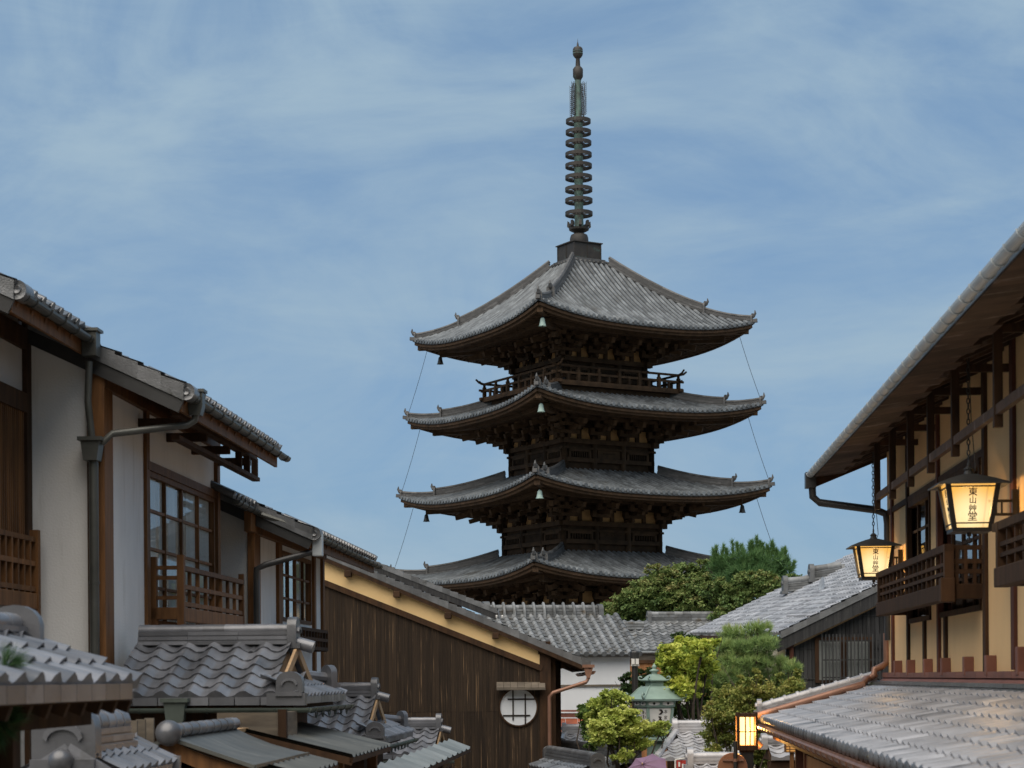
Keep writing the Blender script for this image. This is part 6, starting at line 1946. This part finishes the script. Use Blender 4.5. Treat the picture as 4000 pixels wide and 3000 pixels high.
def crown_points(clumps, Y, dens, depth=.8):
    "clumps: (u, v, ru, rv[, dY]) ellipsoids, each broken into smaller sprays"
    P, Rn, cen = [], [], []
    for c in clumps:
        u, v, ru, rv = c[:4]; y = Y + (c[4] if len(c) > 4 else RNG.normal(0, .25))
        o = np.array(at(u, v, y)); rx, rzz = ru * y / F, rv * y / F; ry = (rx + rzz) * .5 * depth
        cen.append(o)
        ns = max(10, int(dens * 7.5 * ru * rv / 900))
        base = RNG.random() * .3
        for _ in range(ns):
            d = RNG.normal(size=3); d /= np.linalg.norm(d); d *= RNG.random() ** .5 * 1.18
            s = o + d * (rx, ry, rzz)
            k = int((34 if Y < 60 else 60) + 26 * RNG.random()); sr = .20 * min(rx, rzz) + .03
            q = RNG.normal(size=(k, 3)) * (sr * .62, sr * .55, sr * .34)
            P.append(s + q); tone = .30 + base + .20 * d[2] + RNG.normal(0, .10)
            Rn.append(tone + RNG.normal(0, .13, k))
    return np.concatenate(P), np.concatenate(Rn), cen
def trunk_and_limbs(T, base, cen, r, m='bark', fork=.45):
    mb = MB(); base = np.array(base); top = np.mean(cen, axis=0)
    f = base + (top - base) * fork; f[0] += r
    mb.tube([base, base + (f - base) * .5 + (r * .6, 0, 0), f], [r, r * .8, r * .62], 8)
    for c in cen:
        mid = f + (c - f) * .5 + RNG.normal(0, .08, 3) * np.linalg.norm(c - f)
        mb.tube([f, mid, c], [r * .5, r * .3, r * .08], 6)
        for _ in range(2):
            e = c + RNG.normal(0, .6, 3) * min(.25, .16 * np.linalg.norm(c - f)); mb.tube([mid * .4 + c * .6, e], [r * .18, r * .05], 5)
    mb.build('trunk', m, T)
def tree(name, label, cat, u, Y, clumps, size, dens, m, r=.12, group=None, up=.35):
    p = at(u, 2640, Y); base = np.array((p[0], p[1], gz(Y)))
    T = thing(name, label, cat, base, 0, group)
    C, Rn, cen = crown_points(clumps, Y, dens)
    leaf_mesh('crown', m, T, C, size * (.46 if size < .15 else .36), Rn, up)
    trunk_and_limbs(T, base, cen, r)
    return T
def needles(C, Dn, length, per, width, spread):
    "tufts of fine needles at C pointing along Dn"
    n = len(C); C = np.repeat(C, per, 0); D = np.repeat(Dn, per, 0) + RNG.normal(size=(n * per, 3)) * spread
    D /= np.linalg.norm(D, axis=1)[:, None]
    L = (length * (.7 + .5 * RNG.random(n * per)))[:, None]
    s = np.cross(D, RNG.normal(size=D.shape)); s /= np.linalg.norm(s, axis=1)[:, None]
    V = np.stack([C - s * width, C + s * width, C + D * L], 1).reshape(-1, 3)
    return V, np.arange(3 * n * per).reshape(-1, 3)
def pine(label, u, Y, clumps, m, dens, length, per, width, shoots=(), r=.14, spread=.55, flat=.5, name='pine_tree'):
    p = at(u, 2640, Y); base = np.array((p[0], p[1], gz(Y)))
    T = thing(name, label, 'tree', base)
    P, D, Rr, cen, S, SD = [], [], [], [], [], []
    for c in clumps:
        uu, v, ru, rv = c[:4]; y = Y + (c[4] if len(c) > 4 else RNG.normal(0, .3))
        o = np.array(at(uu, v, y)); rx, rzz = ru * y / F, rv * y / F; cen.append(o)
        k = max(10, int(dens * 3.2 * ru * rv / 900))
        d = RNG.normal(size=(k, 3)); d /= np.linalg.norm(d, axis=1)[:, None]; d *= (RNG.random(k) ** .4)[:, None]
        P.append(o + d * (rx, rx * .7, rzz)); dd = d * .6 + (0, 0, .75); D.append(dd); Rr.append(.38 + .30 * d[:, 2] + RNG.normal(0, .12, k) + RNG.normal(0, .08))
    for uu, v0, v1 in shoots:
        a, b = np.array(at(uu, v0, Y)), np.array(at(uu + RNG.normal(0, 6), v1, Y)); k = 18
        t = np.linspace(0, 1, k)[:, None]; S.append(a + (b - a) * t); SD.append(np.tile((b - a) / np.linalg.norm(b - a), (k, 1)))
    P, D, Rr = np.concatenate(P), np.concatenate(D), np.concatenate(Rr)
    V, Fc = needles(P, D, length, per, width, spread)
    rr = np.repeat(Rr, per) + RNG.normal(0, .07, len(P) * per)
    if S:
        V2, F2 = needles(np.concatenate(S), np.concatenate(SD), .2, 16, .014, .55)
        Fc = np.concatenate([Fc, F2 + len(V)]); V = np.concatenate([V, V2]); rr = np.concatenate([rr, .55 + .4 * RNG.random(len(F2))])
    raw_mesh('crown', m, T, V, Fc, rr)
    trunk_and_limbs(T, base, cen, r)
    return T
def build_plants():
    tree('maple_tree', 'big dark maple with reddish tinge in front of the pagoda base', 'tree', 2650, 77, [(2450, 2385, 80, 60), (2545, 2325, 90, 60), (2500, 2425, 110, 50), (2640, 2265, 110, 50), (2700, 2350, 120, 70), (2800, 2310, 110, 60), (2610, 2420, 120, 50), (2400, 2430, 50, 30), (2830, 2400, 120, 60), (2580, 2250, 60, 40), (2740, 2230, 90, 40), (2680, 2430, 110, 50), (2500, 2350, 70, 50)], .20, 2.3, 'maple_back', .35)
    tree('maple_tree', 'low rusty-green maple between the back pine and the sloping tiled roof', 'tree', 2930, 69.5, [(2855, 2335, 60, 40), (2780, 2300, 50, 35), (2940, 2350, 100, 50), (3020, 2300, 80, 40), (2880, 2290, 90, 45), (3090, 2270, 45, 35), (2960, 2270, 80, 35), (2900, 2410, 110, 50), (3050, 2340, 60, 40)], .19, 2.2, 'maple_back', .25)
    pine('pine tree with upright candle shoots against the sky beside the pagoda', 2900, 72, [(2830, 2225, 55, 45), (2900, 2205, 80, 48), (2985, 2210, 85, 52), (3055, 2235, 42, 50), (2920, 2260, 120, 50), (2800, 2215, 28, 38), (2960, 2178, 55, 30), (2860, 2280, 60, 40), (3010, 2275, 70, 40)], 'pine_back', 9.0, .36, 14, .016,
         shoots=((2790, 2200, 2150), (2815, 2195, 2135), (2884, 2170, 2128), (2945, 2160, 2118), (2970, 2160, 2122), (3000, 2175, 2135), (3028, 2180, 2134), (3052, 2190, 2150), (3092, 2235, 2200), (2800, 2190, 2140), (2866, 2180, 2118), (2930, 2160, 2130), (2957, 2160, 2102), (2900, 2170, 2135), (3013, 2170, 2120), (3040, 2180, 2150), (3068, 2190, 2146), (3085, 2220, 2185), (2840, 2190, 2150), (2980, 2160, 2130)), r=.25)
    pine('pruned garden pine with layered green pads in front of the black plank house', 2880, 39.6, [(2860, 2478, 60, 25), (2960, 2462, 55, 28), (2840, 2535, 100, 30), (2960, 2525, 90, 30), (2985, 2508, 50, 20), (2775, 2580, 80, 32), (2900, 2590, 130, 36), (2800, 2645, 110, 40), (2950, 2650, 120, 42), (3045, 2600, 45, 28), (3095, 2615, 35, 25), (2700, 2680, 90, 32), (2840, 2705, 130, 40), (3060, 2680, 70, 40), (2960, 2580, 70, 30)], 'pine_garden', 15.0, .15, 18, .0065, r=.10)
    tree('maple_tree', 'bright yellow-green maple behind the bronze lantern', 'tree', 2680, 38.4, [(2615, 2570, 42, 50), (2675, 2545, 50, 50), (2740, 2530, 45, 32), (2640, 2625, 55, 42), (2705, 2600, 55, 52), (2610, 2670, 45, 38), (2670, 2690, 60, 42), (2652, 2505, 16, 18), (2790, 2515, 20, 24), (2720, 2660, 50, 40), (2760, 2590, 40, 40)], .105, 2.6, 'maple_mid', .09)
    tree('topiary_shrub', 'rounded dark green clipped tree in front of the back house roof', 'shrub', 2680, 52, [(2648, 2488, 36, 20), (2712, 2500, 44, 20), (2680, 2530, 30, 20)], .08, 3.2, 'shrub_dark', .08)
    tree('dark_shrub', 'dark leafy shrub against the white wall, left of the thin pole', 'shrub', 2465, 43.5, [(2448, 2655, 20, 26), (2480, 2700, 42, 34), (2500, 2650, 26, 36), (2455, 2710, 30, 30), (2520, 2690, 30, 40), (2540, 2640, 26, 30)], .085, 2.8, 'shrub_dark', .06)
    tree('maple_tree', 'bright lime-green maple spray in front of the bronze lantern', 'tree', 2410, 35.5, [(2355, 2755, 52, 32), (2405, 2735, 55, 36), (2340, 2800, 46, 34), (2425, 2800, 70, 36), (2480, 2850, 80, 32), (2545, 2850, 50, 24), (2390, 2865, 62, 42), (2450, 2905, 74, 30), (2350, 2860, 46, 52), (2440, 2952, 44, 22), (2583, 2845, 16, 24), (2500, 2905, 45, 22), (2365, 2715, 14, 16), (2400, 2712, 16, 14), (2600, 2830, 14, 14)], .085, 3.0, 'maple_bright', .07)
    tree('conifer_shrub', 'mid-green bushy conifer at the left side of the lime-green maple', 'shrub', 2300, 37.5, [(2292, 2785, 26, 36), (2300, 2840, 30, 40), (2320, 2895, 30, 40), (2276, 2765, 14, 12), (2320, 2760, 20, 22)], .075, 3.4, 'conifer_mid', .05)
    tree('maple_tree', 'dark green young maple right of the bronze lantern', 'tree', 2655, 39.5, [(2640, 2775, 40, 24), (2690, 2790, 40, 30), (2720, 2750, 50, 28), (2660, 2820, 36, 22), (2780, 2745, 60, 40), (2632, 2740, 24, 24)], .085, 2.4, 'conifer_mid', .05)
    tree('olive_shrub', 'large olive-green bush behind the lit street lamp', 'shrub', 2880, 33.0, [(2870, 2715, 85, 36), (2965, 2705, 95, 36), (2805, 2800, 62, 40), (2905, 2780, 90, 48), (2790, 2870, 50, 40), (2850, 2880, 70, 46), (2990, 2765, 60, 40), (3050, 2690, 60, 30), (2965, 2850, 60, 48), (2780, 2935, 40, 26), (3000, 2910, 50, 50), (3100, 2680, 50, 30), (2890, 2655, 10, 34), (2960, 2645, 12, 36), (3040, 2640, 11, 34), (3115, 2645, 12, 30), (2825, 2730, 11, 34), (2770, 2770, 11, 30), (2920, 2660, 9, 26), (2785, 2820, 10, 26), (2920, 2940, 70, 50), (2850, 2760, 60, 40), (3040, 2740, 50, 40), (2980, 2960, 60, 40)], .06, 2.6, 'shrub_olive', .05, up=.2)
    # pine tufts at the left edge
    Y = 9.0
    p = np.array(at(-140, 2760, Y)); T = thing('pine_branch', 'two green pine needle tufts poking in at the left edge', 'pine', np.array((p[0], p[1], gz(Y))))
    P, D = [], []
    for u, v, du, dv in ((30, 2610, .9, .3), (15, 2590, .3, .9), (45, 2600, .8, .6), (10, 2640, .5, -.2), (30, 2800, .9, -.1), (10, 2830, .6, -.7), (45, 2815, .9, .3), (20, 2790, .6, .6), (0, 2850, .1, -.9)):
        a = np.array(at(u - du * 30, v + dv * 30, Y + RNG.normal(0, .04))); d = np.array((du, RNG.normal(0, .3), dv)); d /= np.linalg.norm(d)
        for k in range(6): P.append(a + d * .012 * k); D.append(d)
    V, Fc = needles(np.array(P), np.array(D), .11, 26, .0013, .40)
    raw_mesh('needles', 'pine_near', T, V, Fc, RNG.random(len(Fc)) * .9)
    m = MB(); b = np.array((p[0], p[1], gz(Y)))
    m.tube([b, b + (.02, 0, 1.2), np.array(at(-120, 2720, Y))], [.06, .05, .035], 8); m.tube([np.array(at(-120, 2720, Y)), np.array(at(-40, 2660, Y)), np.array(at(20, 2615, Y))], [.02, .012, .006], 6); m.tube([np.array(at(-120, 2740, Y)), np.array(at(-40, 2820, Y)), np.array(at(20, 2810, Y))], [.02, .012, .006], 6)
    m.build('trunk', 'bark', T)
build_plants()
